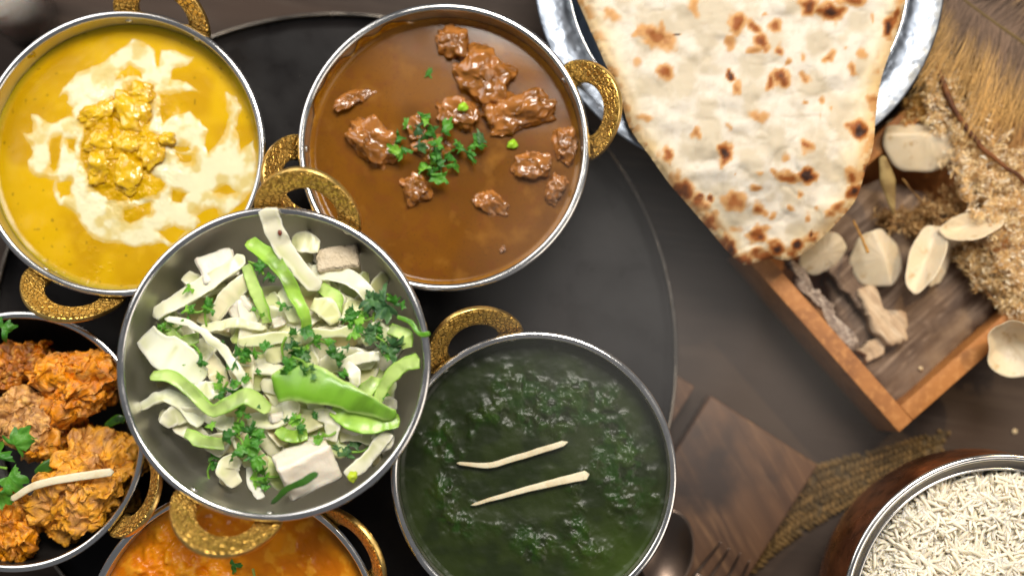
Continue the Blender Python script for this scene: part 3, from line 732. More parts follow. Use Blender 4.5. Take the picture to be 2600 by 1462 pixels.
def pepcol(skin, edge_c, inner, seed):
    def fn(V, suv):
        s, u, v_ = suv; n = fbm(V * 1.2 + seed, 3, seed)
        c = mixc(skin, skin * 0.55, smooth(-0.3, 0.7, n)); c = mixc(c, edge_c, 0.5 * smooth(0.1, 0.7, fbm(np.stack([s * 2.5, u * 3, v_ * .3], 1) + seed, 3, seed + 4))); c = mixc(c, inner, smooth(0.1, -0.5, v_)); return mixc(c, edge_c, smooth(0.75, 1.0, np.abs(u)) * 0.8)
    return fn
def strip_obj(name, pts, widths, thick, mat, colfn, **k):
    V, F, suv = strip_mesh(pts, widths, thick, **k)
    return mesh_obj(name, V, F, mat, col=colfn(V, suv) if colfn else None)
dk = pepcol(lin("#2f5a14"), lin("#4f7a1e"), lin("#3c661a"), 2)
o = strip_obj("chilli_slice", [C4(185, 930, 6.7), C4(240, 890, 6.9), C4(350, 825, 6.8)], [0.4, 0.62, 0.3], 0.25, VEG, dk, n=24); tag(o, "dark green chilli slice beside the coriander on the chicken", "chilli")
o = strip_obj("chilli_slice", [C4(535, 690, 5.7), C4(600, 650, 5.8), C4(640, 660, 5.7)], [0.3, 0.5, 0.3], 0.2, VEG, dk, n=20); tag(o, "dark green chilli shred at the right wall of the chicken bowl", "chilli")

# ------------------------------------------------------------------ salad
C3 = lambda a, b_, zz: P(280 + a / 1.7458, 500 + b_ / 1.7458, zz)
SZ = 11.8
def onioncol(seed, tint="#e6e6c8"):
    def fn(V, suv):
        s, u, v_ = suv
        n = fbm(np.stack([s * 1.5, u * 5, v_ * .3], 1) + seed, 4, seed, .7)
        c = mixc(lin(tint), lin("#c6ca94"), smooth(-0.1, 0.9, n) * 0.8); c = mixc(c, lin("#f2f0e2"), smooth(0.6, 1.0, np.abs(u)) * 0.6)
        return c * np.array([.97, .96, .88])
    return fn
ON = [ # pts (crop x, y, dz from rim), widths cm, thick, roll, curl, label
 ([(695, 45, .35), (735, 150, -.15), (800, 270, -.45), (925, 412, -.75)], [.72, .80, .70, .68], .30, 0, .05, "#dfdcc8", "long white onion strip reaching over the top rim of the bowl"),
 ([(195, 522, -1.0), (330, 445, -.85), (450, 370, -.8), (600, 268, -1.0)], [.55, .70, .75, .6], .32, 10, .06, "#e8e8cc", "thick straight onion strip at the upper left with rounded end"),
 ([(445, 535, -1.3), (540, 425, -1.1), (640, 330, -1.2)], [.6, .75, .6], .35, -20, .05, "#ece4c6", "short onion strip just inside the upper left one"),
 ([(890, 345, -1.5), (1010, 340, -1.2), (1110, 395, -1.1), (1180, 500, -1.3)], [.7, .75, .75, .6], .28, 18, .06, "#e2e2cc", "curved white onion strip at the upper right"),
 ([(250, 545, -.75), (370, 572, -.55), (480, 660, -.5), (550, 750, -.55), (625, 868, -.8)], [.22, .36, .42, .40, .3], .28, 0, .0, "#f0f0dc", "thin curved onion strip arching through the left middle"),
 ([(405, 585, -1.2), (540, 562, -1.0), (690, 575, -1.2)], [.35, .42, .3], .25, 10, .0, "#dfe0bc", "thin level onion strip behind the middle left"),
 ([(560, 640, -1.0), (720, 628, -.85), (880, 615, -.8), (1110, 590, -1.0)], [.4, .55, .5, .35], .28, -12, .03, "#dce0b4", "long level onion strip across the middle of the salad"),
 ([(155, 605, -1.1), (240, 690, -.85), (330, 745, -.8), (425, 800, -1.0)], [1.0, 1.55, 1.5, .9], .34, -8, .08, "#eef0de", "broad white onion wedge at the left wall"),
 ([(220, 955, -1.9), (350, 1035, -1.8), (520, 1135, -1.9)], [.65, .78, .6], .34, 12, .05, "#dcd6bc", "onion strip low on the left against the steel"),
 ([(1045, 1240, -1.3), (1150, 1145, -1.1), (1245, 1035, -1.0)], [.6, .62, .5], .32, 0, .05, "#e8e6d2", "white onion strip at the lower right pointing at the rim"),
 ([(125, 935, -1.5), (240, 885, -1.2), (330, 930, -1.2), (410, 1000, -1.4)], [.3, .6, .75, .6], .26, 15, .05, "#e2e6cc", "bent onion slice below the broad wedge"),
 ([(635, 1195, -2.0), (640, 1270, -1.8), (665, 1340, -1.5)], [.45, .5, .35], .3, 0, .0, "#efece0", "small upright onion piece at the bottom left of the cheese cube"),
 ([(905, 950, -1.2), (985, 985, -.8), (975, 1075, -1.0)], [.5, .72, .5], .28, -15, .08, "#f0eddf", "curled white onion bit just above the cheese cube"),
 ([(1010, 745, -1.0), (1100, 715, -.9), (1200, 705, -1.1)], [.35, .45, .35], .26, 0, .0, "#e4e3cf", "short onion strip right of the middle coriander"),
 ([(800, 205, -1.3), (860, 200, -1.05), (935, 225, -1.2)], [.6, .95, .6], .25, 12, .05, "#d2d2a8", "translucent onion bit near the top of the salad"),
 ([(1050, 745, -.9), (1085, 790, -.7), (1075, 840, -.9)], [.4, .55, .35], .3, 0, .0, "#f2efe4", "small bright onion cube beside the big green pepper"),
 ([(930, 400, -1.9), (1000, 480, -1.7), (1120, 510, -1.8)], [.9, 1.2, .8], .3, 10, .05, "#c9cc8e", "translucent yellowish onion slice inside the right curve"),
 ([(700, 440, -1.5), (740, 500, -1.4), (770, 590, -1.5)], [.7, .9, .6], .35, 0, .05, "#d8e0a8", "pale green onion piece in the pepper loop"),
 ([(430, 700, -1.6), (470, 780, -1.4), (520, 860, -1.6)], [.6, .8, .6], .3, 10, .05, "#e6dcb8", "pale onion piece beneath the thin curved strip"),
 ([(430, 965, -1.6), (500, 1000, -1.5), (590, 1030, -1.6)], [.6, .8, .6], .3, 10, .05, "#dedfc0", "onion piece under the wavy green pepper strip"),
 ([(1020, 1060, -1.6), (1090, 1050, -1.5), (1160, 1080, -1.6)], [.5, .7, .5], .3, 10, .05, "#dcdcb8", "onion piece behind the right side of the cheese cube")]
for i, (pts, wd, th, ro, cu, tint, lb) in enumerate(ON):
    o = strip_obj("onion_slice", [C3(a, b_, SZ + dz) for a, b_, dz in pts], np.asarray(wd) * 1.12, th * .7, VEG, onioncol(i, tint), roll=ro, curl=cu, n=34, m=18, power=0.38, wob=0.09, seed=i, endround=0.04)
    tag(o, lb, "onion", "onion slices in the salad")
rnd = random.Random(11)
for i in range(84):                           # pieces deeper in the bowl that show between the upper ones
    rr = 5.1 * math.sqrt(rnd.random()); aa = rnd.random() * 6.283; c = np.array([sb.x + rr * math.cos(aa) + .1, sb.y + rr * math.sin(aa) - .1, SZ - 2.1 - rnd.random() * 0.5 + 0.9 * (1 - (rr / 5.0) ** 2)])
    d = np.array([math.cos(aa * 3 + i), math.sin(aa * 3 + i), rnd.uniform(-.2, .2)]) * rnd.uniform(0.8, 1.6)
    kk = np.array([-d[1], d[0], 0]) * rnd.uniform(-.3, .3)
    o = strip_obj("onion_slice", [c - d, c + kk + (0, 0, .1), c + d], [.6, rnd.uniform(.8, 1.5), .6], .24, VEG, onioncol(i + 50, rnd.choice(["#d9d6a8", "#d2d29c", "#e6e2c8", "#c9b98a", "#bfcf80", "#ece8d4"])), roll=rnd.uniform(-30, 30), curl=.05, n=18, power=.4, wob=0.09, seed=i + 50)
    tag(o, "pale onion piece lying deep in the salad between the upper slices", "onion", "onion pieces deep in the salad")

def paneer(c, size, rot, seed, label, mat=PANEER):
    bm = bmesh.new(); bmesh.ops.create_cube(bm, size=1.0)
    bmesh.ops.scale(bm, vec=size, verts=bm.verts)
    bmesh.ops.bevel(bm, geom=list(bm.edges), offset=0.07, segments=2, affect='EDGES')
    bmesh.ops.subdivide_edges(bm, edges=[e for e in bm.edges if e.calc_length() > 0.4], cuts=9, use_grid_fill=True)
    bmesh.ops.triangulate(bm, faces=bm.faces)
    bm.verts.ensure_lookup_table()
    v = np.array([w.co[:] for w in bm.verts]); f = [[w.index for w in g_.verts] for g_ in bm.faces]; bm.free()
    v = v + np.stack([fbm(v * 2.2 + seed, 3, seed + q) for q in range(3)], 1) * 0.05
    o = mesh_obj("cheese_cube", rot_to(v, rot) + np.asarray(c), f, mat)
    md = o.modifiers.new("n", 'WEIGHTED_NORMAL')
    return tag(o, label, "cheese", "white cheese in the salad")
paneer(C3(872, 1195, SZ - 1.15), (2.5, 1.8, 1.6), (30, 12, 26), 1, "big bright white cheese cube at the bottom of the salad")
paneer(C3(480, 320, SZ - 1.45), (1.7, 1.35, 1.2), (-8, 12, 20), 2, "white cheese block behind the upper left onion strip")
paneer(C3(1010, 285, SZ - 1.7), (1.9, 1.1, 1.2), (-10, 5, 8), 3, "greyish crumbly cheese cube near the upper right wall", M("crumbly_cheese", (0.55, 0.45, 0.30), 0.6, bump=('noise', 500, 0.8, 0.0025), noise=[(250, 0.4, 0.7, (0.66, 0.56, 0.40))]))
paneer(C3(575, 475, SZ - 1.75), (1.2, 1.2, 1.1), (10, -8, 35), 4, "beige cheese block between the two upper left onion strips")
paneer(C3(1085, 1010, SZ - 1.7), (1.1, 0.9, 0.8), (10, 8, -20), 5, "cheese bit half hidden under the right green pepper")
paneer(C3(740, 975, SZ - 1.15), (0.7, 0.45, 0.4), (10, 20, 12), 6, "crumbled white cheese bit left above the big cube")
paneer(C3(745, 555, SZ - 1.35), (0.6, 0.55, 0.5), (10, 10, 25), 7, "small pale cube inside the green pepper loop")

gp = pepcol(lin("#9cc44a"), lin("#70a622"), lin("#80b42c"), 3); gp2 = pepcol(lin("#72a42a"), lin("#bcd680"), lin("#a0c258"), 5); gp3 = pepcol(lin("#bcd67c"), lin("#7cae2c"), lin("#86b834"), 8)
PEP = [([(615, 195, -.75), (690, 255, -.5), (765, 335, -.35), (825, 440, -.35), (862, 530, -.45), (866, 605, -.7)], [.55, .75, .62, .55, .5, .4], .3, 12, .10, gp, "bright green pepper strip arching down from the top of the salad"),
       ([(605, 300, -.9), (640, 400, -.75), (675, 490, -.75), (700, 560, -.95)], [.4, .5, .5, .3], .3, -20, .08, gp3, "pale inner arm of the arched green pepper"),
       ([(178, 790, -.7), (285, 805, -.4), (380, 885, -.35), (455, 945, -.4), (525, 915, -.35), (610, 885, -.3), (705, 955, -.6)], [.45, .62, .52, .5, .6, .66, .4], .28, [10, 0, -10, 5, 15, 0], .08, gp3, "wavy light green pepper strip at the lower left"),
       ([(725, 850, -.5), (820, 815, -.2), (930, 840, -.05), (1050, 890, -.15), (1170, 935, -.3), (1275, 965, -.55)], [1.1, 1.7, 1.5, 1.05, .8, .4], .26, [14, 10, 0, -12, 0], .16, gp2, "largest folded green pepper piece right of the middle"),
       ([(1375, 722, .1), (1290, 755, -.15), (1225, 825, -.45), (1185, 905, -.85)], [.55, .6, .55, .45], .3, 0, .08, gp3, "curved green pepper strip touching the right rim"),
       ([(1240, 580, -.8), (1305, 610, -.55), (1318, 672, -.7)], [.5, .6, .4], .28, 0, .08, gp3, "short curved green pepper piece at the upper right wall"),
       ([(980, 930, -.75), (1080, 985, -.6), (1180, 1000, -.65), (1285, 985, -.8)], [.6, .95, .85, .5], .26, 8, .08, gp, "green pepper strip tucked under the largest folded piece"),
       ([(230, 560, -1.3), (270, 600, -1.2), (310, 640, -1.3)], [.3, .35, .3], .2, 0, .0, gp3, "small green pepper shred beside the broad onion wedge"),
       ([(1270, 530, -.1), (1330, 555, .12), (1370, 605, .22), (1420, 605, .32)], [.14, .2, .2, .14], .16, 0, .0, pepcol(lin("#5c9a22"), lin("#7fb23a"), lin("#6aa52a"), 4), "green coriander stalk hooked over the right rim")]
PEP += [([(930, 400, -1.3), (985, 440, -1.1), (1010, 520, -1.2)], [.5, .7, .4], .26, 10, .08, gp3, "pale green pepper piece inside the right curved onion"),
       ([(330, 1040, -1.3), (420, 1085, -1.1), (500, 1090, -1.2)], [.4, .6, .4], .26, 0, .08, gp3, "pale green pepper piece on the lower left onion strip"),
       ([(740, 1030, -1.2), (800, 1060, -1.0), (880, 1055, -1.1)], [.4, .55, .4], .26, 0, .08, gp, "green pepper piece directly above the big cheese cube"),
       ([(1180, 800, -1.2), (1130, 860, -1.0), (1060, 850, -1.1)], [.4, .7, .4], .26, 0, .08, gp3, "pale pepper piece between the largest pepper and the right one"),
       ([(300, 690, -1.4), (330, 640, -1.2), (400, 625, -1.3)], [.4, .5, .4], .26, 0, .08, gp3, "pale pepper piece above the broad onion wedge")]
for i, (pts, wd, th, ro, cu, cf, lb) in enumerate(PEP):
    o = strip_obj("pepper_strip", [C3(a, b_, SZ + dz) for a, b_, dz in pts], np.maximum(np.asarray(wd), .42 if i != 8 else .1) * (1.12 if i != 8 else 1), th * (.72 if i != 8 else 1), VEG, cf, roll=ro, curl=cu * (1.9 if i != 3 else -.5), n=44, m=18, power=0.42, wob=0.08, seed=i + 200, endround=0.02)
    tag(o, lb, "green pepper" if i != 8 else "coriander", "green pepper in the salad")

def bush(n, spread, size, tones, seed, flat=0.25):
    r_ = random.Random(seed); out = []
    for k in range(n):
        a = r_.random() * 6.283; q = spread * math.sqrt(r_.random())
        out.append((q * math.cos(a), q * math.sin(a), r_.uniform(0, flat), size * r_.uniform(.7, 1.15), r_.uniform(0, 360), r_.uniform(-45, 45), r_.uniform(-45, 45), r_.choice(tones)))
    return out
SP = [(800, 670, -.35, 9, 1.0, .55, [0, 3, 0, 1], "large dark coriander sprig in the middle of the salad"), (620, 730, -.55, 8, .7, .45, [0, 1, 1], "coriander sprig under the thin curved onion strip"),
      (1190, 480, -.55, 4, .45, .85, [3, 3], "dull blue green coriander leaves at the upper right"), (1090, 545, -.7, 7, .55, .45, [0, 1, 2], "chopped coriander left of the dull green leaves"),
      (595, 1110, -.85, 11, .75, .5, [0, 0, 1], "bushy coriander sprig at the lower left of the cheese cube"), (860, 985, -.55, 5, .45, .42, [1, 0, 2], "coriander sprig between the big pepper and the cheese cube"),
      (700, 1240, -1.5, 6, .5, .45, [1, 2], "coriander at the left foot of the cheese cube"), (1230, 675, -.45, 3, .3, .55, [3, 0], "dark coriander leaf cluster near the right wall"),
      (440, 475, -.8, 3, .25, .36, [1, 2], "tiny coriander tuft on the upper left onion"), (350, 510, -.85, 3, .3, .34, [1, 2], "yellow green coriander tuft at the left end of the onion"),
      (680, 345, -.5, 4, .3, .38, [0, 1], "coriander tuft on the top of the arched pepper"), (520, 820, -.75, 6, .6, .4, [0, 1, 2], "coriander sprig above the wavy pepper strip"),
      (1150, 600, -.7, 5, .45, .42, [0, 3, 1], "coriander bits above the dark leaf cluster"), (880, 770, .22, 3, .25, .32, [3, 0], "dark coriander crumb on top of the largest pepper"),
      (780, 620, -.5, 4, .4, .45, [0, 3], "coriander leaves on the long middle onion strip"), (1070, 1130, -1.4, 3, .3, .4, [0, 3], "coriander leaf behind the right of the cheese cube"),
      (985, 690, -.45, 4, .35, .45, [0, 3], "coriander leaf pair right of the large middle sprig"), (450, 1170, -2.1, 3, .3, .35, [0, 1], "dark coriander bit low on the left steel wall"),
      (240, 590, -1.1, 3, .3, .3, [2, 1], "coriander bit beside the broad onion wedge"), (1275, 480, -.3, 2, .2, .4, [0, 1], "coriander leaf near the upper right rim"),
      (580, 960, -.65, 4, .35, .32, [0, 1], "coriander shreds under the wavy pepper's right end"), (930, 1060, -.6, 3, .3, .26, [2, 2], "yellow green crumb on the cheese cube's top edge"), (400, 700, -1.0, 4, .5, .36, [1, 2], "coriander beneath the middle of the thin curved onion")]
for i, (a, b_, dz, n, sp_, sz, tones, lb) in enumerate(SP):
    sprig(C3(a, b_, SZ + dz), bush(max(2, int(n * 1.1)), sp_ * 1.15, sz * 1.05, tones, 70 + i), lb, "coriander in the salad", [(0, 0, 0), (0.5 * math.cos(i * 2.1), 0.5 * math.sin(i * 2.1), -.15), (1.0 * math.cos(i * 2.1 + .3), 1.0 * math.sin(i * 2.1 + .3), -.25)])
rnd = random.Random(23)
for i in range(34):
    a_, b2 = rnd.gauss(780, 270), rnd.gauss(740, 230)
    if math.hypot(a_ - 730, b2 - 740) > 520: continue
    o = leaf_obj(C3(a_, b2, SZ - .55 + .45 * (1 - math.hypot(a_ - 730, b2 - 740) / 520) - .25 * rnd.random()), rnd.uniform(.2, .42), (rnd.uniform(-40, 40), rnd.uniform(-40, 40), rnd.uniform(0, 360)), 700 + i, rnd.choice([0, 1, 1, 2, 3]), stretch=rnd.uniform(.5, .9))
    tag(o, "loose chopped coriander shred scattered over the salad", "coriander", "chopped coriander shreds on the salad")
EXTRA = [([(330, 350, -1.6), (420, 400, -1.5), (520, 380, -1.6)], "#e4e2c4", "onion piece tucked beneath the upper left cheese block"), ([(1120, 640, -1.0), (1190, 600, -.9), (1260, 640, -1.1)], "#d8dcb0", "onion piece under the dull green coriander leaves"),
         ([(240, 1010, -1.5), (300, 960, -1.4), (420, 960, -1.4)], "#e8e6d0", "onion piece between the two lower left strips"), ([(760, 420, -1.2), (800, 470, -1.0), (815, 560, -1.1)], "#dfe4b8", "pale onion piece inside the pepper arch"),
         ([(1000, 560, -1.0), (960, 500, -.9), (900, 480, -1.0)], "#d6d8a0", "onion piece left of the right curved onion"), ([(560, 1150, -1.7), (520, 1210, -1.7), (560, 1280, -1.8)], "#e2dec2", "onion piece left of the bushy coriander"),
         ([(1150, 960, -1.3), (1210, 1060, -1.2), (1180, 1120, -1.3)], "#e6e4ce", "onion piece above the lower right strip"), ([(350, 820, -1.0), (420, 860, -.9), (480, 850, -1.0)], "#f0eedc", "bright onion bit just above the wavy pepper strip")]
for i, (pts, tint, lb) in enumerate(EXTRA):
    o = strip_obj("onion_slice", [C3(a, b_, SZ + dz) for a, b_, dz in pts], [.6, 1.05, .55], .3, VEG, onioncol(i + 300, tint), roll=rnd.uniform(-20, 20), curl=.08, n=28, m=18, power=.38, wob=.09, seed=i + 300, endround=.05)
    tag(o, lb, "onion", "onion slices in the salad")
o = strip_obj("coriander_leaf", [C3(712, 1362, SZ - .8), C3(775, 1300, SZ - .15), C3(850, 1265, SZ + .2), C3(920, 1225, SZ + .25)], [.22, .3, .36, .3], .06, LEAF, pepcol(lin("#3a6a1e"), lin("#3a6a1e"), lin("#2c5418"), 4), n=24, wob=.04, seed=4); tag(o, "narrow dark leaf lying across the front of the cheese cube", "coriander")
o = blob("pepper_crumb", C3(1075, 1238, SZ - .75), (.26, .24, .2), (0, 0, 0), 4, VEG, lambda p, s, d, w: np.tile(lin("#b4c832"), (len(p), 1)), 3, .2); tag(o, "lime green crumb at the lower right of the cheese cube", "green pepper")
o = blob("spice_speck", C3(752, 158, SZ + .05), (.10, .09, .05), (0, 0, 0), 4, FOOD_WET, lambda p, s, d, w: np.tile(lin("#6a2a10"), (len(p), 1)), 3, .3); tag(o, "red brown speck on the onion strip at the rim", "spice")

# ------------------------------------------------------------------ hammered dish and flat bread
DZ = 7.0
dc = P(1877, -72, DZ); dR = np.linalg.norm(P(1877 + 522, -72, DZ) - P(1877, -72, DZ)); dr = dR * 432 / 522
dish = thing("bread_dish", (dc[0], dc[1], 4.1), "round hammered steel dish with wide flat rim under the flat bread", "dish")
v, f = lathe([(0.001, 0.0), (dr * .62, 0.0), (dr * .85, 0.6), (dr, 2.45), (dr + .1, 2.62), (dR - .1, 2.95), (dR, 2.9), (dR - .02, 2.78), (dr + .25, 2.4), (dr * .9, .5)], dc[0], dc[1], 4.1, 160)
mesh_obj("dish_body", v, f, DISH_M, dish)
v, f = lathe([(dr + .02 + .07 * math.cos(a), 2.60 + .07 * math.sin(a)) for a in np.linspace(0, 2 * math.pi, 8, endpoint=False)], dc[0], dc[1], 4.1, 160, close=True)
mesh_obj("inner_lip", v, f, STEEL, dish)

outl = [(1390,-160),(1425,-80),(1466,0),(1502,80),(1532,150),(1572,240),(1600,325),(1650,395),(1700,465),(1742,512),(1800,580),(1850,640),(1880,668),(1905,672),(1935,662),(1960,655),(1990,660),(2010,658),(2045,640),(2080,610),(2130,560),(2172,508),(2196,440),(2217,370),(2224,290),(2238,200),(2268,110),(2288,50),(2300,0),(2325,-90),(2310,-170),(2240,-230),(1800,-260),(1480,-220)]
on = np.asarray(outl + [outl[0]], float); oc = catmull(on, 400)[:-1]
step = 4.6
gx, gy = np.arange(1370, 2345, step), np.arange(-275, 690, step)
GX, GY = np.meshgrid(gx, gy, indexing='ij'); fx, fy = GX.ravel(), GY.ravel()
opx = [tuple(a) for a in oc[::3]]
sdv = sdpoly(fx, fy, opx)
sel = sdv > -0.5; ids = -np.ones(len(fx), int)
nyg = len(gy); F0 = []
insd = (sdv > 0)
for i in range(len(gx) - 1):
    for j in range(nyg - 1):
        q = (i * nyg + j, i * nyg + j + 1, (i + 1) * nyg + j + 1, (i + 1) * nyg + j)
        if all(insd[k] for k in q): F0.append(q[::-1])
use = np.unique(np.array(F0)); ids[use] = np.arange(len(use)); F0 = [tuple(ids[list(q)]) for q in F0]
nx_, ny_ = fx[use].copy(), fy[use].copy(); sdn = sdv[use].copy()
# boundary vertices slide onto the outline
from collections import Counter
ec = Counter()
for q in F0:
    for k in range(4): ec[tuple(sorted((q[k], q[(k + 1) % 4])))] += 1
bnd_e = [e for e, n in ec.items() if n == 1]; bnd = np.unique(np.array(bnd_e))
for b_ in bnd:
    d = np.hypot(oc[:, 0] - nx_[b_], oc[:, 1] - ny_[b_]); k = d.argmin(); nx_[b_], ny_[b_] = oc[k]; sdn[b_] = 0
q3 = np.stack([nx_ / 60, ny_ / 60, 0 * nx_], 1)
C7 = 2.0704
ax, ay = (nx_ - 1340) * C7, ny_ * C7
wx = fbm(q3 * 2.4, 2, 81) * 15; wy = fbm(q3 * 2.4 + 40, 2, 83) * 15
ax, ay = ax + wx, ay + wy
SPOT = [(1590,60,75,55,1,0),(1480,40,50,55,.9,0),(1700,5,70,40,.8,0),(1100,130,50,70,.75,0),(1190,140,50,32,.7,20),(1300,140,35,40,.65,0),(1225,225,45,50,.85,0),(1060,235,40,45,.5,0),(1325,260,26,30,.8,0),(1190,275,45,25,.5,0),
 (680,200,110,60,.62,25),(590,180,60,25,.45,0),(700,150,30,40,.5,0),(785,187,20,13,1.3,0),(445,85,60,35,.45,40),(870,40,30,75,.42,-25),(715,390,50,48,.7,0),(1325,400,55,55,.95,0),(1270,440,20,40,.7,0),(1067,400,18,28,1.1,-30),(1095,470,35,40,.55,0),
 (1215,610,62,36,.5,25),(610,610,60,26,.42,0),(885,700,30,38,.55,0),(1035,815,40,60,1.05,20),(1465,768,42,32,.75,30),(1540,525,24,26,.5,0),(1462,540,16,18,.45,0),(1455,408,28,28,.6,0),(1370,318,18,26,.5,0),(1590,295,36,24,.6,-30),(1450,300,26,40,.35,-30),
 (1755,280,30,35,.4,30),(1705,360,35,32,.6,30),(1895,150,30,60,1.1,10),(1930,90,20,60,.8,10),(1740,690,42,55,1.1,-20),(1700,660,34,26,.6,0),(1475,925,42,38,1.25,0),(1370,935,80,34,.75,10),(1300,910,20,22,.5,0),(740,810,34,46,.8,0),(1200,985,30,24,.55,0),(1425,1020,22,18,.55,0),
 (1350,830,26,34,.38,0),(1085,1060,72,62,.62,0),(1215,1100,42,38,.7,0),(1275,1135,28,26,.5,0),(1392,1095,20,22,.5,0),(1462,1140,20,26,.5,0),(1485,1227,18,22,1.1,0),(1418,1290,30,30,1.25,30),(1215,1235,55,42,.95,0),(1310,1300,55,42,1.05,30),(1090,1200,50,30,.35,0),
 (810,1000,70,60,.9,30),(900,1070,60,50,.7,30),(960,1150,50,45,.8,30),(920,1040,25,20,.9,0),(1060,1310,42,50,1.0,0),(1130,1350,60,32,.7,0),(1210,1330,50,30,.7,0),(1035,1260,20,30,.8,0),(1710,1000,40,45,1.1,20),(1700,930,40,50,.75,20),(1790,900,24,70,1.2,15),(1640,1090,50,30,.6,-40),(1600,1130,30,25,.6,0),(1810,530,26,36,.55,0),
 (1850,700,20,60,.5,0),(1660,260,12,14,.3,0),(1045,670,20,34,.35,-20),(575,330,26,26,.3,0),(800,930,34,40,.45,0),(970,1050,18,18,.9,0),(1225,915,26,20,.35,0),(1525,1100,14,14,.4,0),(1600,570,12,16,.35,0),(1245,75,18,14,.35,0),(1815,90,16,36,.4,0),(1100,910,10,12,.3,0),(1530,610,20,36,.22,0),(615,775,12,18,.5,0)]
char = np.zeros(len(nx_)); bub = np.zeros(len(nx_))
for (sx, sy, rx, ry, da, rot_) in SPOT:
    r_ = math.radians(rot_); dx, dy = ax - sx, ay - sy
    u, w_ = (dx * math.cos(r_) + dy * math.sin(r_)) / rx, (-dx * math.sin(r_) + dy * math.cos(r_)) / ry
    d2 = np.sqrt(u * u + w_ * w_) + 0.16 * fbm(q3 * 5, 2, 88)
    char = np.maximum(char, da * smooth(1.5, 0.05, d2)); bub += 0.06 * min(1, rx / 40) * np.exp(-(d2 / 1.2) ** 2)
edgek = smooth(46, 4, sdn)
tip = smooth(380, 640, ny_)
en = fbm(q3 * 2.0, 3, 95)
char = np.maximum(char, edgek * tip * smooth(-0.1, 0.6, en + 0.2) * 0.75)
char = np.maximum(char, edgek * 0.36 * smooth(-0.3, 0.5, en))
fl = mixc(lin("#cfc6b6"), lin("#bdb098"), smooth(-0.4, 0.6, fbm(q3 * 1.1, 4, 96))); fl = mixc(fl, lin("#d6c294"), 0.45 * smooth(90, 10, sdn)); fl = mixc(fl, lin("#bfb29a"), 0.35 * smooth(0.25, 0.7, fbm(q3 * 4.5, 3, 97)))
cl = mixc(fl, lin("#c0925c"), smooth(0.05, 0.34, char)); cl = mixc(cl, lin("#8a4c1c"), smooth(0.32, 0.68, char)); cl = mixc(cl, lin("#351f16"), smooth(0.68, 1.05, char))
cl = mixc(cl, lin("#e0a93c"), 0.35 * edgek * smooth(0.3, 0.0, char))
zt = 7.75 - 1.7 * smooth(360, 680, ny_) ** 1.2 + 0.15 * np.cos((nx_ - 1880) / 260)
roll_ = np.sqrt(np.clip(sdn / 34, 0, 1))
crease = -0.05 * np.exp(-((fbm(q3 * 0.9, 2, 99)) / 0.05) ** 2)
puff = 0.16 * fbm(q3 * 1.0, 2, 98) + 0.035 * fbm(q3 * 2.6, 2, 89) + bub * 1.2 + crease
ztop = zt + 0.42 * roll_ - 0.15 + puff * (0.35 + 0.65 * roll_); zbot = zt - 0.32 + puff * 0.4
top = np.array([P(a, b_, c) for a, b_, c in zip(nx_, ny_, ztop)]); bot = np.array([P(a, b_, c) for a, b_, c in zip(nx_, ny_, zt - 0.1)]); bot[:, 2] = np.minimum(zbot, top[:, 2] - 0.05)
nn = len(top); FF = list(F0) + [tuple(nn + k for k in q[::-1]) for q in F0]
for a, b_ in bnd_e: FF.append((a, b_, nn + b_, nn + a))
nb = mesh_obj("flat_bread", np.vstack([top, bot]), FF, BREAD, col=np.vstack([cl, cl]))
bm = bmesh.new(); bm.from_mesh(nb.data); bmesh.ops.recalc_face_normals(bm, faces=bm.faces); bm.to_mesh(nb.data); bm.free()
tag(nb, "large triangular flat bread with charred brown spots on the steel dish", "flat bread")

# ------------------------------------------------------------------ rice in a copper pot
RZ = 8.5
rc = P(2560, 1578, RZ); rR = np.linalg.norm(P(2560 + 430, 1578, RZ) - P(2560, 1578, RZ))
pot = thing("rice_pot", (rc[0], rc[1], 0.0), "copper pot with polished steel lining and rim at the lower right", "pot")
v, f = lathe([(0.001, 0.25), (rR * .55, 0.25), (rR * .80, 1.0), (rR * .95, 2.8), (rR * .995, 4.6), (rR * .985, 6.6), (rR * .97, 8.3)], rc[0], rc[1], 0, 128); mesh_obj("copper_wall", v, f, COPPER, pot)
v, f = lathe([(rR * .955, 8.40), (rR * .945, 8.22), (rR * .905, 8.02), (rR * .888, 7.9), (rR * .872, 7.2), (rR * .86, 5.2), (rR * .6, 3.4), (0.001, 3.3)], rc[0], rc[1], 0, 128); mesh_obj("steel_lining", v, f, M("dark_reflection_steel", (0.16, 0.15, 0.145), 0.30, 1.0, bump=('noise', 400, 0.08, 0.0005), rvar=0.05), pot)  # lining steel is coloured dark to imitate the reflection of a dark ceiling
v, f = lathe([(rR * .965 + .17 * math.cos(a), 8.42 + .13 * math.sin(a)) for a in np.linspace(0, 2 * math.pi, 12, endpoint=False)], rc[0], rc[1], 0, 160, close=True); mesh_obj("rim", v, f, STEEL, pot)
v, f = lathe([(rR * .893 + .07 * math.cos(a), 7.97 + .05 * math.sin(a)) for a in np.linspace(0, 2 * math.pi, 8, endpoint=False)], rc[0], rc[1], 0, 160, close=True); mesh_obj("lining_step", v, f, STEEL, pot)
v, f = lathe([(rR * .45, 0.0), (rR * .55, 0.0), (rR * .55, .27), (rR * .45, .27)], rc[0], rc[1], 0, 64, close=True); mesh_obj("foot_ring", v, f, COPPER, pot)

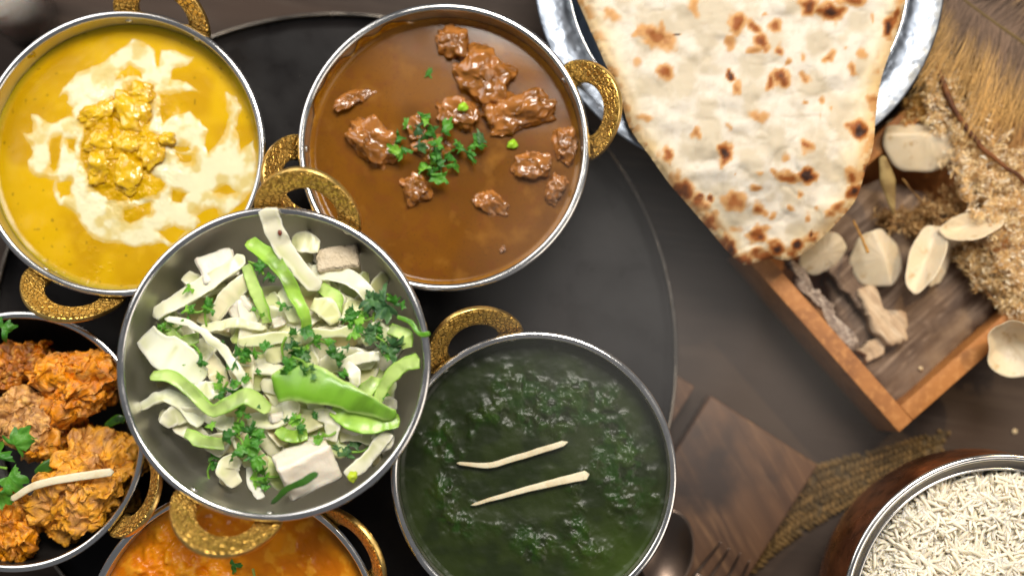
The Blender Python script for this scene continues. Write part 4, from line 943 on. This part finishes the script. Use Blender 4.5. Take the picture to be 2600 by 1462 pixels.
def grain_mesh(L, r, bend, n=9, m=6):
    s = np.linspace(-1, 1, n); prof = r * np.sqrt(np.clip(1 - np.abs(s) ** 3.2, 0.02, 1)); ph = np.linspace(0, 2 * math.pi, m, endpoint=False)
    V = np.zeros((n, m, 3)); V[:, :, 0] = (s * L / 2)[:, None]; V[:, :, 1] = prof[:, None] * np.cos(ph) + (bend * (1 - s ** 2))[:, None]; V[:, :, 2] = prof[:, None] * np.sin(ph) * .85
    F = [(i * m + j, i * m + (j + 1) % m, (i + 1) * m + (j + 1) % m, (i + 1) * m + j) for i in range(n - 1) for j in range(m)] + [tuple(range(m))[::-1], tuple((n - 1) * m + j for j in range(m))]
    return V.reshape(-1, 3), F
riceR = rR * .875
def mound(x_, y_):
    r = np.hypot(x_ - rc[0], y_ - rc[1]) / riceR
    return 7.0 + 1.0 * (1 - np.clip(r, 0, 1) ** 2) + 0.36 * fbm(np.array([[x_ * .9, y_ * .9, 0]]), 3, 45)[0]
gdata = [grain_mesh(L, .105, b_) for L, b_ in ((1.5, .10), (1.8, .20), (1.35, .05), (1.65, -.17))]
rr_ = random.Random(5); grains = []
k = 0
while len(grains) < 4300 and k < 60000:
    k += 1
    px_, py_ = (rr_.uniform(2170, 2640), rr_.uniform(1180, 1500)) if k % 2 else (rr_.uniform(2170, 2960), rr_.uniform(1180, 1980))
    w = P(px_, py_, 7.4)
    if np.hypot(w[0] - rc[0], w[1] - rc[1]) > riceR - 0.35: continue
    lay = rr_.random()
    zz = mound(w[0], w[1]) - 0.05 + (lay - .65) * .5
    grains.append((lay, px_, py_, w[0], w[1], zz, rr_.uniform(0, 360), rr_.gauss(0, 24), rr_.randrange(4)))
vis = sorted([g_ for g_ in grains if g_[1] < 2595 and g_[2] < 1458], key=lambda g_: -g_[5] + 0.0)
vis = sorted(vis, key=lambda g_: -g_[0])[:290]; vs = set(id(g_) for g_ in vis)
gm = []
for q, (V, F) in enumerate(gdata):
    me = bpy.data.meshes.new("rice_grain"); me.from_pydata((V * S).tolist(), [], [list(x_) for x_ in F]); me.polygons.foreach_set("use_smooth", [True] * len(me.polygons)); me.materials.append(RICE_M); gm.append(me)
for g_ in vis:
    o = bpy.data.objects.new("rice_grain", gm[g_[8]]); COL.objects.link(o)
    o.location = (g_[3] * S, g_[4] * S, g_[5] * S); o.rotation_euler = (rr_.uniform(0, 6), math.radians(g_[7]), math.radians(g_[6]))
    tag(o, "long white cooked rice grain on top of the heap in the copper pot", "rice grain", "rice grains on the heap")
rest = []
for g_ in grains:
    if id(g_) in vs: continue
    V, F = gdata[g_[8]]; rest.append((rot_to(V, (rr_.uniform(0, 360), g_[7], g_[6])) + (g_[3], g_[4], g_[5]), F))
v, f = disc(rc[0], rc[1], riceR, 20, 48); v[:, 2] = [mound(a, b_) - .38 for a, b_ in v[:, :2]]
V, F, _ = joinm(rest + [(v, f)])
tag(mesh_obj("rice", V, F, RICE_M), "heap of long white cooked rice filling the copper pot", "rice", kind="stuff")

# ------------------------------------------------------------------ wooden tray with dried things
FZ = 3.9
k0 = P(2283, 1098, FZ)[:2]; k1 = P(2283 - 0.66 * 560, 1098 - 0.75 * 560, FZ)[:2]; dl = k1 - k0; dl /= np.linalg.norm(dl); dr_ = np.array([dl[1], -dl[0]])
if dr_[0] < 0: dr_ = -dr_
LA, LB, WT = 12.2, 20.0, 0.95
wt = thing("wooden_tray", (k0[0], k0[1], 0.0), "orange brown wooden tray with mitred corner holding dried plants", "wooden tray")
def bar(a, b_, inw, name):
    return slab(name, [a, b_, b_ + inw * WT, a + inw * WT], 0.0, FZ, FRAME_M, wt, bev=0.06)
bar(k0 + dr_ * WT * 0.0, k0 + dl * LA, dr_, "side_board")
bar(k0 + dr_ * (WT + .003), k0 + dr_ * LB, dl, "side_board")
bar(k0 + dl * (LA - WT) + dr_ * (WT + .003), k0 + dl * (LA - WT) + dr_ * LB, dl, "side_board")
bar(k0 + dr_ * (LB + .003), k0 + dr_ * (LB + .003) + dl * LA, dr_, "side_board")
slab("tray_bottom", [k0 + dr_ * WT + dl * WT, k0 + dl * (LA - WT) + dr_ * WT, k0 + dl * (LA - WT) + dr_ * LB, k0 + dl * WT + dr_ * LB], 0.05, 0.6, FRAME_M, wt, bev=.04)

def rough_slab(name, outline_px, z0, z1, mat, seed, amp=0.1, step_=0.25, jag=0.12):
    """a weathered slab with an uneven top and ragged outline"""
    poly = [tuple(P(a, b_, z1)[:2]) for a, b_ in outline_px]
    pc = catmull(np.asarray(poly + [poly[0]]), 120)[:-1]
    pc = pc + np.stack([fbm(np.c_[pc * 2.2, 0 * pc[:, :1]], 3, seed), fbm(np.c_[pc * 2.2, 0 * pc[:, :1] + 5], 3, seed + 1)], 1) * jag
    ctr = pc.mean(0); rings = 14; n = len(pc)
    V = [np.array([[*ctr, 0]])]
    for i in range(1, rings + 1): V.append(np.c_[ctr + (pc - ctr) * (i / rings), np.zeros(n)])
    V = np.vstack(V); e = np.r_[0, np.repeat(np.arange(1, rings + 1) / rings, n)]
    V[:, 2] = z1 + amp * fbm(np.c_[V[:, :2] * 1.2, 0 * e], 4, seed + 3) - 0.15 * smooth(.85, 1, e)
    F = [(0, 1 + j, 1 + (j + 1) % n) for j in range(n)]
    for i in range(rings - 1):
        a, b_ = 1 + i * n, 1 + (i + 1) * n
        F += [(a + j, b_ + j, b_ + (j + 1) % n, a + (j + 1) % n) for j in range(n)]
    L0 = 1 + (rings - 1) * n; low = V[L0:].copy(); low[:, 2] = z0; k = len(V); V = np.vstack([V, low])
    F += [(L0 + j, k + j, k + (j + 1) % n, L0 + (j + 1) % n) for j in range(n)] + [tuple(k + j for j in range(n))[::-1]]
    return mesh_obj(name, V, F, mat)
o = rough_slab("old_plank", [(2085, 560), (2280, 460), (2560, 700), (2420, 900), (2335, 1010), (2295, 1040), (2240, 990), (2130, 830)], 0.62, 2.3, OLDWOOD_M, 3, .10); tag(o, "weathered grey brown plank filling the wooden tray's corner", "old wood")
o = rough_slab("old_plank", [(2060, 640), (2110, 600), (2250, 780), (2300, 850), (2262, 872), (2190, 790)], 2.35, 3.0, OLDWOOD_M, 8, .10); tag(o, "narrow weathered board lying diagonally under the pale seed pods", "old wood")
o = rough_slab("wood_splinter", [(2182, 735), (2226, 728), (2246, 785), (2302, 795), (2304, 850), (2264, 880), (2216, 828)], 2.5, 3.3, BROKEN_M, 11, .08, jag=.12); tag(o, "pale broken wood end in the middle of the tray", "wood splinter")
o = rough_slab("bark_strip", [(2000, 652), (2030, 660), (2062, 735), (2105, 750), (2140, 820), (2172, 858), (2165, 888), (2120, 850), (2100, 790), (2050, 745), (2020, 700)], 2.5, 3.5, BARK_M, 14, .22, jag=.25); tag(o, "ragged grey bark strip along the tray's left side", "bark")
o = rough_slab("wood_splinter", [(2180, 890), (2225, 865), (2250, 880), (2225, 905), (2205, 915)], 2.3, 2.9, BROKEN_M, 19, .12, jag=.2); tag(o, "small pale wood chip near the tray's left board", "wood splinter")

def pod(pts_c, rx, ry, rz, tilt, cup, seed, label, z, scallop=0.0, thick=0.07, half=False):
    """a thin cupped shell"""
    n, rings = 56, 12
    th = np.linspace(0, 2 * math.pi, n, endpoint=False); rr = np.linspace(0, 1, rings + 1)[1:]
    sc = 1 + scallop * np.cos(th * 5 + seed) + 0.035 * np.cos(3 * th + seed) + 0.025 * np.cos(7 * th + seed * 2)
    X = np.r_[0, (rr[:, None] * np.cos(th) * sc).ravel()] * rx; Y = np.r_[0, (rr[:, None] * np.sin(th) * sc).ravel()] * ry
    if half: Y = np.where(Y > 0, Y * half, Y)
    e = np.r_[0, np.repeat(rr, n)]
    Z = cup * .45 * e ** 2 + cup * 1.1 * (np.sqrt(Y ** 2 + .004) if scallop == 0 else e ** 2 * .8) + .05 * fbm(np.c_[X * 1.1, Y * 1.1, 0 * X], 3, seed) + .02 * np.cos(np.arctan2(Y, X + 1e-6) * 14) * e
    V1 = np.c_[X, Y, Z]; V2 = V1 - [0, 0, thick]
    F = [(0, 1 + j, 1 + (j + 1) % n) for j in range(n)]
    for i in range(rings - 1):
        a, b_ = 1 + i * n, 1 + (i + 1) * n
        F += [(a + j, b_ + j, b_ + (j + 1) % n, a + (j + 1) % n) for j in range(n)]
    k = len(V1); F2 = [tuple(k + a for a in q[::-1]) for q in F]; L0 = 1 + (rings - 1) * n
    F3 = [(L0 + j, k + L0 + j, k + L0 + (j + 1) % n, L0 + (j + 1) % n) for j in range(n)]
    V = rot_to(np.vstack([V1, V2]), (tilt[0], tilt[1], rz)); c = P(*pts_c, z)
    return tag(mesh_obj("seed_pod", V + c, F + F2 + F3, POD_M), label, "seed pod", "pale seed pods")
pod((2352, 342), 2.1, 1.6, -3, (-12, 4), -.6, 1, "large oval cream seed pod beside the steel dish rim", 4.6)
pod((2092, 645), 1.3, 1.1, 35, (14, -8), -.4, 2, "cream seed pod half under the bread tip", 3.8)
pod((2247, 655), 1.5, 1.45, -72, (-8, 6), -.55, 3, "round cream seed pod in the middle of the tray", 3.9)
pod((2352, 662), 1.95, .85, 66, (-24, 10), .4, 4, "upright crescent seed pod at the centre right of the tray", 4.2)
pod((2395, 650), 1.7, .8, 68, (15, 8), -.4, 5, "tan seed pod tucked behind the upright crescent one", 3.7)
pod((2462, 572), 1.75, 1.15, 18, (-20, 0), .5, 6, "half turned whitish seed pod by the fluffy grass", 4.2, half=.45)
pod((2560, 868), 1.28, 1.5, 10, (18, -14), .95, 7, "scalloped cup shaped seed pod on the tray's right board", 4.3, scallop=.05)
pod((2478, 590), 1.45, .9, 14, (10, 0), -.5, 9, "second whitish seed pod under the half turned one", 3.8)
strw = lambda h1, h2, seed: (lambda V, suv: mixc(lin(h1), lin(h2), smooth(-.4, .5, fbm(V * 3, 3, seed))))
o = strip_obj("dry_leaf", [P(2240, 395, 4.4), P(2255, 460, 4.3), P(2270, 548, 3.9)], [.35, .85, .12], .07, ATTR_DRY, strw("#a08a58", "#7a6238", 3), curl=-.12, n=24, endround=.02); tag(o, "narrow dry leaf hanging below the large seed pod", "dry leaf")

# twigs
def twig(pts, rad, label, h1="#7a4a24", h2="#54301a"):
    V, F = tube_mesh([P(a, b_, z_) for a, b_, z_ in pts], rad, 40, 8); V = V + np.stack([fbm(V * 2, 3, q + 3) for q in range(3)], 1) * .04
    tag(mesh_obj("twig", V, F, ATTR_DRY, col=mixc(lin(h1), lin(h2), smooth(-.4, .5, fbm(V * 2.5, 3, 7)))), label, "twig", "twigs among the dried plants")
twig([(2372, 160, 4.9), (2405, 240, 5.1), (2445, 315, 5.1), (2510, 390, 5.0), (2590, 450, 5.0), (2680, 520, 4.8)], [.16, .14, .10], "brown twig running diagonally over the fluffy grass")
twig([(2165, 560, 3.9), (2188, 605, 4.3), (2205, 640, 4.8)], [.05, .09], "thin dry stem touching the round seed pod", "#b98a44", "#8a6430")
twig([(2460, 690, 3.4), (2500, 740, 3.4), (2540, 775, 3.5)], [.06, .05], "thin dry stem at the tray's right corner", "#b08050", "#80582e")
twig([(2290, 455, 3.7), (2330, 500, 3.5), (2370, 560, 3.2)], [.04, .05], "hair thin stem right of the dry leaf", "#a07a44", "#70502c")

# fluffy dry grass
def fluff(path, width, tufts, seed, h1, h2, h3, zup=.9):
    """tufts of fine fibres along a stem"""
    r_ = np.random.RandomState(seed); c = catmull(path, 200); parts = []
    for k in range(tufts):
        s = r_.rand(); p0 = c[int(s * 199)].copy(); w = np.interp(s, np.linspace(0, 1, len(width)), width)
        p0[:2] += r_.uniform(-1, 1, 2) * w * .5; p0[2] += r_.rand() * zup; main = r_.randn(3) * .6; main[2] = abs(main[2]) * .5; tone = r_.rand()
        for q in range(26):
            p = p0 + r_.randn(3) * .10; L = r_.uniform(.2, .5); d = main + r_.randn(3) * .7; d /= np.linalg.norm(d); sdv_ = np.cross(d, r_.randn(3)); sdv_ /= np.linalg.norm(sdv_) + 1e-9
            wd = r_.uniform(.012, .045); bend = r_.randn(3) * .10
            V = np.array([p - sdv_ * wd * .4, p + sdv_ * wd * .4, p + d * L * .5 + sdv_ * wd + bend, p + d * L * .5 - sdv_ * wd + bend, p + d * L + bend * .5])
            t_ = np.clip(tone + r_.randn() * .25, 0, 1); cc_ = lin(h1) * (1 - t_) + lin(h2) * t_ if r_.rand() < .75 else lin(h3)
            parts.append((V, [(0, 1, 2, 3), (3, 2, 4)], np.tile(cc_, (5, 1))))
    return joinm(parts)
pl = thing("dry_grass_plume", P(2480, 420, 2.0), "largest fluffy cream dry grass plume, under the brown twig", "dry grass", "dry grass plumes")
path = [P(2360, 170, 4.0), P(2420, 290, 4.0), P(2500, 430, 4.0), P(2560, 560, 3.9), P(2600, 700, 3.6), P(2640, 820, 3.4)]
V, F, C = fluff(path, [1.4, 2.6, 3.2, 2.8, 2.6, 2.0], 760, 1, "#f0dcae", "#d8b072", "#faf2de"); tag(mesh_obj("seed_fluff", V, F, ATTR_DRY, pl, col=C), kind="stuff")
V, F = tube_mesh(path, [.12, .08], 40, 7); mesh_obj("stem", V, F, ATTR_DRY, pl, col=np.tile(lin("#9a7440"), (len(V), 1)))

def plume(label, pts, width, tufts, seed, cols):
    p_ = [P(*a) for a in pts]; t_ = thing("dry_grass_plume", np.array(p_[len(p_) // 2]) - (0, 0, .6), label, "dry grass", "dry grass plumes")
    V, F, C = fluff(p_, width, tufts, seed, *cols); tag(mesh_obj("seed_fluff", V, F, ATTR_DRY, t_, col=C), kind="stuff")
    V, F = tube_mesh(p_, [.08, .05], 30, 7); mesh_obj("stem", V, F, ATTR_DRY, t_, col=np.tile(lin("#9a7440"), (len(V), 1)))
plume("loose tan grass tuft in the tray below the whitish seed pods", [(2440, 640, 3.0), (2500, 690, 3.0), (2560, 750, 3.2), (2620, 800, 3.4)], [.8, 1.6, 1.8, 1.4], 190, 11, ("#d8bd88", "#a9814c", "#efe2c2"))
plume("golden grass tuft between the steel dish and the twig", [(2300, 300, 3.2), (2350, 270, 3.4), (2400, 250, 3.6)], [1.0, 1.4, 1.2], 110, 12, ("#d9b060", "#b07c34", "#ecd8a4"))
plume("sparse straw wisps under the round seed pods", [(2230, 560, 2.6), (2330, 560, 2.7), (2430, 520, 2.9), (2520, 520, 3.0)], [.8, 1.4, 1.8, 1.6], 120, 13, ("#b08a54", "#7e5c34", "#d4b480"))

# feather
def feather(shaft, barb_len, lean, n, seed, label, cols):
    fe = thing("feather", np.asarray(shaft[0]) - (0, 0, .3), label, "feather", "brown feathers")
    r_ = np.random.RandomState(seed); c = catmull(shaft, 300); T = np.gradient(c, axis=0); T /= np.linalg.norm(T, axis=1)[:, None]
    for sgn in (-1, 1):
        parts = []
        for k in range(n):
            i = int(300 * (k + r_.rand() * .8) / n) % 300; p = c[i]; t = T[i]; sdv_ = np.cross(t, [0, 0, 1.0]); sdv_ /= np.linalg.norm(sdv_); sdv_ *= -sgn
            cl_ = vnoise(np.array([[i / 9.0, seed, sgn]]), seed)[0]; L = barb_len * (.55 + .45 * math.sin(math.pi * (i / 300) ** .7)) * r_.uniform(.6, 1.1) * (1 + .25 * cl_); d = sdv_ * math.cos(lean) + t * (math.sin(lean) + .22 * cl_) + r_.randn(3) * .05; d /= np.linalg.norm(d)
            tone_ = r_.rand(); m_ = 7; V = []; C_ = []; wdir = np.cross(d, [0, 0, 1.0]); wdir /= np.linalg.norm(wdir); cv_ = r_.randn() * .06
            for q in range(m_):
                u = q / (m_ - 1); w_ = .026 * (1 - u * .7); pt = p + d * L * u + wdir * (cv_ * L * u * u + .04 * math.sin(u * 9 + k)) + np.array([0, 0, .25 * math.sin(u * 2.6) + r_.rand() * .03])
                V += [pt - wdir * w_, pt + wdir * w_]; cc_ = lin(cols[0]) * (1 - u) + lin(cols[1]) * u if u < .0 else (lin(cols[0]) * (1 - float(smooth(.3, .85, u))) + lin(cols[1]) * float(smooth(.3, .85, u))); C_ += [cc_ * (.45 + .8 * tone_)] * 2
            parts.append((np.array(V), [(2 * q, 2 * q + 1, 2 * q + 3, 2 * q + 2) for q in range(m_ - 1)], np.array(C_)))
        V, F, C = joinm(parts); tag(mesh_obj("vane", V, F, ATTR_DRY, fe, col=C), kind="stuff")
    V, F = tube_mesh(shaft, [.11, .09, .06], 60, 7); mesh_obj("shaft", V, F, ATTR_DRY, fe, col=np.tile(lin("#6e5a34"), (len(V), 1)))
feather([P(2690, 190, 4.9), P(2600, 112, 5.0), P(2520, 55, 5.0), P(2440, -5, 4.9), P(2360, -70, 4.8)], 5.2, -.25, 900, 4, "big brown feather with golden lower fringe at the upper right corner", ("#77604f", "#d4aa66"))
feather([P(2720, 330, 4.2), P(2640, 250, 4.3), P(2560, 160, 4.3), P(2480, 90, 4.2)], 4.0, -.5, 700, 6, "golden brown feather beneath the big one", ("#5a463a", "#b88a50"))

# ------------------------------------------------------------------ woven runner
def runner():
    up_ = catmull([P(1950, 1250, .15), P(2070, 1178, .15), P(2250, 1130, .15), P(2440, 1070, .15)], 90); dn_ = catmull([P(1900, 1470, .15), P(1990, 1385, .15), P(2200, 1262, .15), P(2430, 1160, .15)], 90)
    r_ = np.random.RandomState(2); s0, f0 = ico(1); parts = []
    rows = 7
    for i in range(rows):
        u = (i + .5) / rows; line = up_ * (1 - u) + dn_ * u; seg = np.linalg.norm(np.diff(line, axis=0), axis=1); cum = np.r_[0, np.cumsum(seg)]; n = int(cum[-1] / .27)
        for k in range(n):
            if r_.rand() < .06 + .8 * smooth(.72, 1.0, k / n): continue
            s = (k + .5) / n * cum[-1]; p = np.array([np.interp(s, cum, line[:, q]) for q in range(3)]); j = min(int(np.searchsorted(cum, s)), 88); t = line[j + 1] - line[j]; ang = math.degrees(math.atan2(t[1], t[0])) + (58 if i % 2 else 122) + r_.randn() * 12
            hgap = np.linalg.norm(up_[j] - dn_[j]) / rows
            V = rot_to(s0 * (hgap * .55, .095, .12), (0, 0, ang)) + p + (0, 0, r_.rand() * .1)
            t_ = r_.rand(); parts.append((V, f0, np.tile(lin("#86693c") * (1 - t_) + lin("#54411f") * t_, (len(V), 1))))
    return joinm(parts)
V, F, C = runner()
V[:, 2] = np.maximum(V[:, 2], .02)
rn = thing("woven_runner", P(2200, 1230, 0), "brown woven straw runner between the plank and the copper pot", "runner")
tag(mesh_obj("straw_weave", V, F, STRAW_M, rn, col=C), kind="stuff")
ua = catmull([P(1950, 1254, .1), P(2070, 1184, .1), P(2250, 1136, .1), P(2400, 1090, .1)], 60); da = catmull([P(1900, 1466, .1), P(1990, 1380, .1), P(2200, 1257, .1), P(2390, 1172, .1)], 60); nb_ = 8
V = np.vstack([ua * (1 - q / nb_) + da * (q / nb_) for q in range(nb_ + 1)]); V[:, 2] = .07 + .03 * fbm(V * 2, 2, 3); V[:, :2] += np.stack([fbm(V * 2, 2, 5), fbm(V * 2, 2, 6)], 1) * .12
mesh_obj("backing_cloth", V, [(q * 60 + j, (q + 1) * 60 + j, (q + 1) * 60 + j + 1, q * 60 + j + 1) for q in range(nb_) for j in range(59)], M("brown_backing_cloth", (0.085, 0.058, 0.03), 0.8, spec=.1, noise=[(300, .45, .65, (0.15, 0.105, 0.055))], bump=('noise', 500, .6, .002)), rn)

# ------------------------------------------------------------------ cutlery on the plank
CZ = 1.95
fk = thing("fork", P(1830, 1440, 1.82), "dark steel fork with thin tines lying on the plank at the bottom edge", "fork")
for k, (a, b_) in enumerate((((1832, 1372), (1755, 1470)), ((1853, 1388), (1795, 1478)), ((1880, 1402), (1835, 1490)), ((1904, 1420), (1868, 1500)))):
    V, F, _ = strip_mesh([P(*a, CZ + .25), P((a[0] + b_[0]) / 2, (a[1] + b_[1]) / 2, CZ + .05), P(*b_, CZ + .05)], [.07, .15, .20], .12, n=16, m=10); mesh_obj("tine", V, F, DARKSTEEL, fk)
V, F, _ = strip_mesh([P(1815, 1478, CZ + .06), P(1785, 1520, CZ + .02), P(1750, 1575, CZ + .1), P(1650, 1740, CZ + .2)], [2.3, 2.2, .7, .6], .14, n=30, m=12); mesh_obj("handle", V, F, DARKSTEEL, fk)
sp = thing("spoon", P(1715, 1400, 1.82), "dark steel spoon with rounded bowl edge beside the spinach bowl", "spoon")
def spoon_mesh():
    n, rings = 48, 10; th = np.linspace(0, 2 * math.pi, n, endpoint=False); V = []
    c = P(1690, 1392, CZ); rx, ry = 1.45, 2.1
    for i in range(rings + 1):
        q = max(i / rings, .001); V.append(np.c_[rx * q * np.cos(th), ry * q * np.sin(th), -.42 * (1 - q * q) + 0 * th])
    V = np.vstack(V); V2 = V - (0, 0, .10); F = []
    for i in range(rings):
        F += [(i * n + j, (i + 1) * n + j, (i + 1) * n + (j + 1) % n, i * n + (j + 1) % n) for j in range(n)]
    k = len(V); F += [tuple(k + a for a in q[::-1]) for q in F[:]]; L0 = rings * n; F += [(L0 + j, k + L0 + j, k + L0 + (j + 1) % n, L0 + (j + 1) % n) for j in range(n)]
    return rot_to(np.vstack([V, V2]), (0, 0, -8)) + c + (0, 0, .45), F
V, F = spoon_mesh(); mesh_obj("spoon_bowl", V, F, DARKSTEEL, sp)
V, F, _ = strip_mesh([P(1680, 1490, CZ + .45), P(1672, 1540, CZ + .35), P(1650, 1700, CZ + .1)], [.8, .45, .5], .14, n=20, m=10); mesh_obj("handle", V, F, DARKSTEEL, sp)

# ------------------------------------------------------------------ drinking glass in the upper left corner
gc = P(78, 50, 0.2); gr = 1.6
gl = thing("drinking_glass", (gc[0], gc[1], 0), "drinking glass with milky drink in the upper left corner", "glass")
v, f = lathe([(0.001, 0), (gr * .92, 0), (gr, .15), (gr * 1.12, 7.6), (gr * 1.05, 7.6), (gr * .93, .4), (gr * .8, .25), (0.001, .22)], gc[0], gc[1], 0.0, 64); mesh_obj("glass_wall", v, f, GLASS_M, gl)
v, f = lathe([(0.001, .25), (gr * .76, .28), (gr * .90, .45), (gr * 1.0, 5.6), (0.001, 5.6)], gc[0], gc[1], 0.0, 64); o = mesh_obj("drink", v, f, DRINK_M); tag(o, "pale brown milky drink inside the corner glass", "drink")

for i, (a, b_, z_, q, lb) in enumerate(((2576, 1094, .06, .11, "pale crumb on the table above the copper pot"), (2338, 935, 2.45, .09, "tiny pale crumb on the weathered plank"), (764, 190, 2.14, .05, "white speck on the black tray between the two upper bowls"))):
    o = blob("crumb", P(a, b_, z_), (q, q * .8, q * .6), (0, 0, 30), 3 + i, BREAD, lambda p, s, d, w: np.tile(lin("#cdb894"), (len(p), 1)), 3, .3); tag(o, lb, "crumb")

# ------------------------------------------------------------------ steam rising over the hot food
def steam(c, rad, dens, label):
    m = bpy.data.materials.new("pale_steam"); m.use_nodes = True; N, L = m.node_tree.nodes, m.node_tree.links
    N.remove(N["Principled BSDF"]); pv = N.new("ShaderNodeVolumePrincipled"); pv.inputs["Color"].default_value = (0.97, 0.95, 0.93, 1); pv.inputs["Density"].default_value = dens
    L.new(pv.outputs[0], N["Material Output"].inputs["Volume"])
    sv, sf = ico(4); d = 1 + 0.12 * fbm(sv * 1.2, 2, int(rad[0] * 10)); sv = sv.copy(); sv[:, 2] = sv[:, 2] ** 3   # thins out softly towards its edge
    tag(mesh_obj("steam", sv * d[:, None] * np.asarray(rad) + np.asarray(c), sf, m), label, "steam", kind="stuff")
steam(P(1560, 760, 8.5), (7.5, 9.0, 4.6), 1.1, "thin pale steam over the tray right of the gravy bowl")
steam(P(1400, 1150, 11.2), (8.0, 8.5, 3.6), 0.12, "thin pale steam over the spinach bowl")
steam(P(1900, 1000, 6.5), (10.0, 8.0, 4.0), 0.9, "thin pale haze over the table beside the wooden plank")

# origins recorded while building are not needed any more
for o in bpy.data.objects:
    if "_o" in o: del o["_o"]
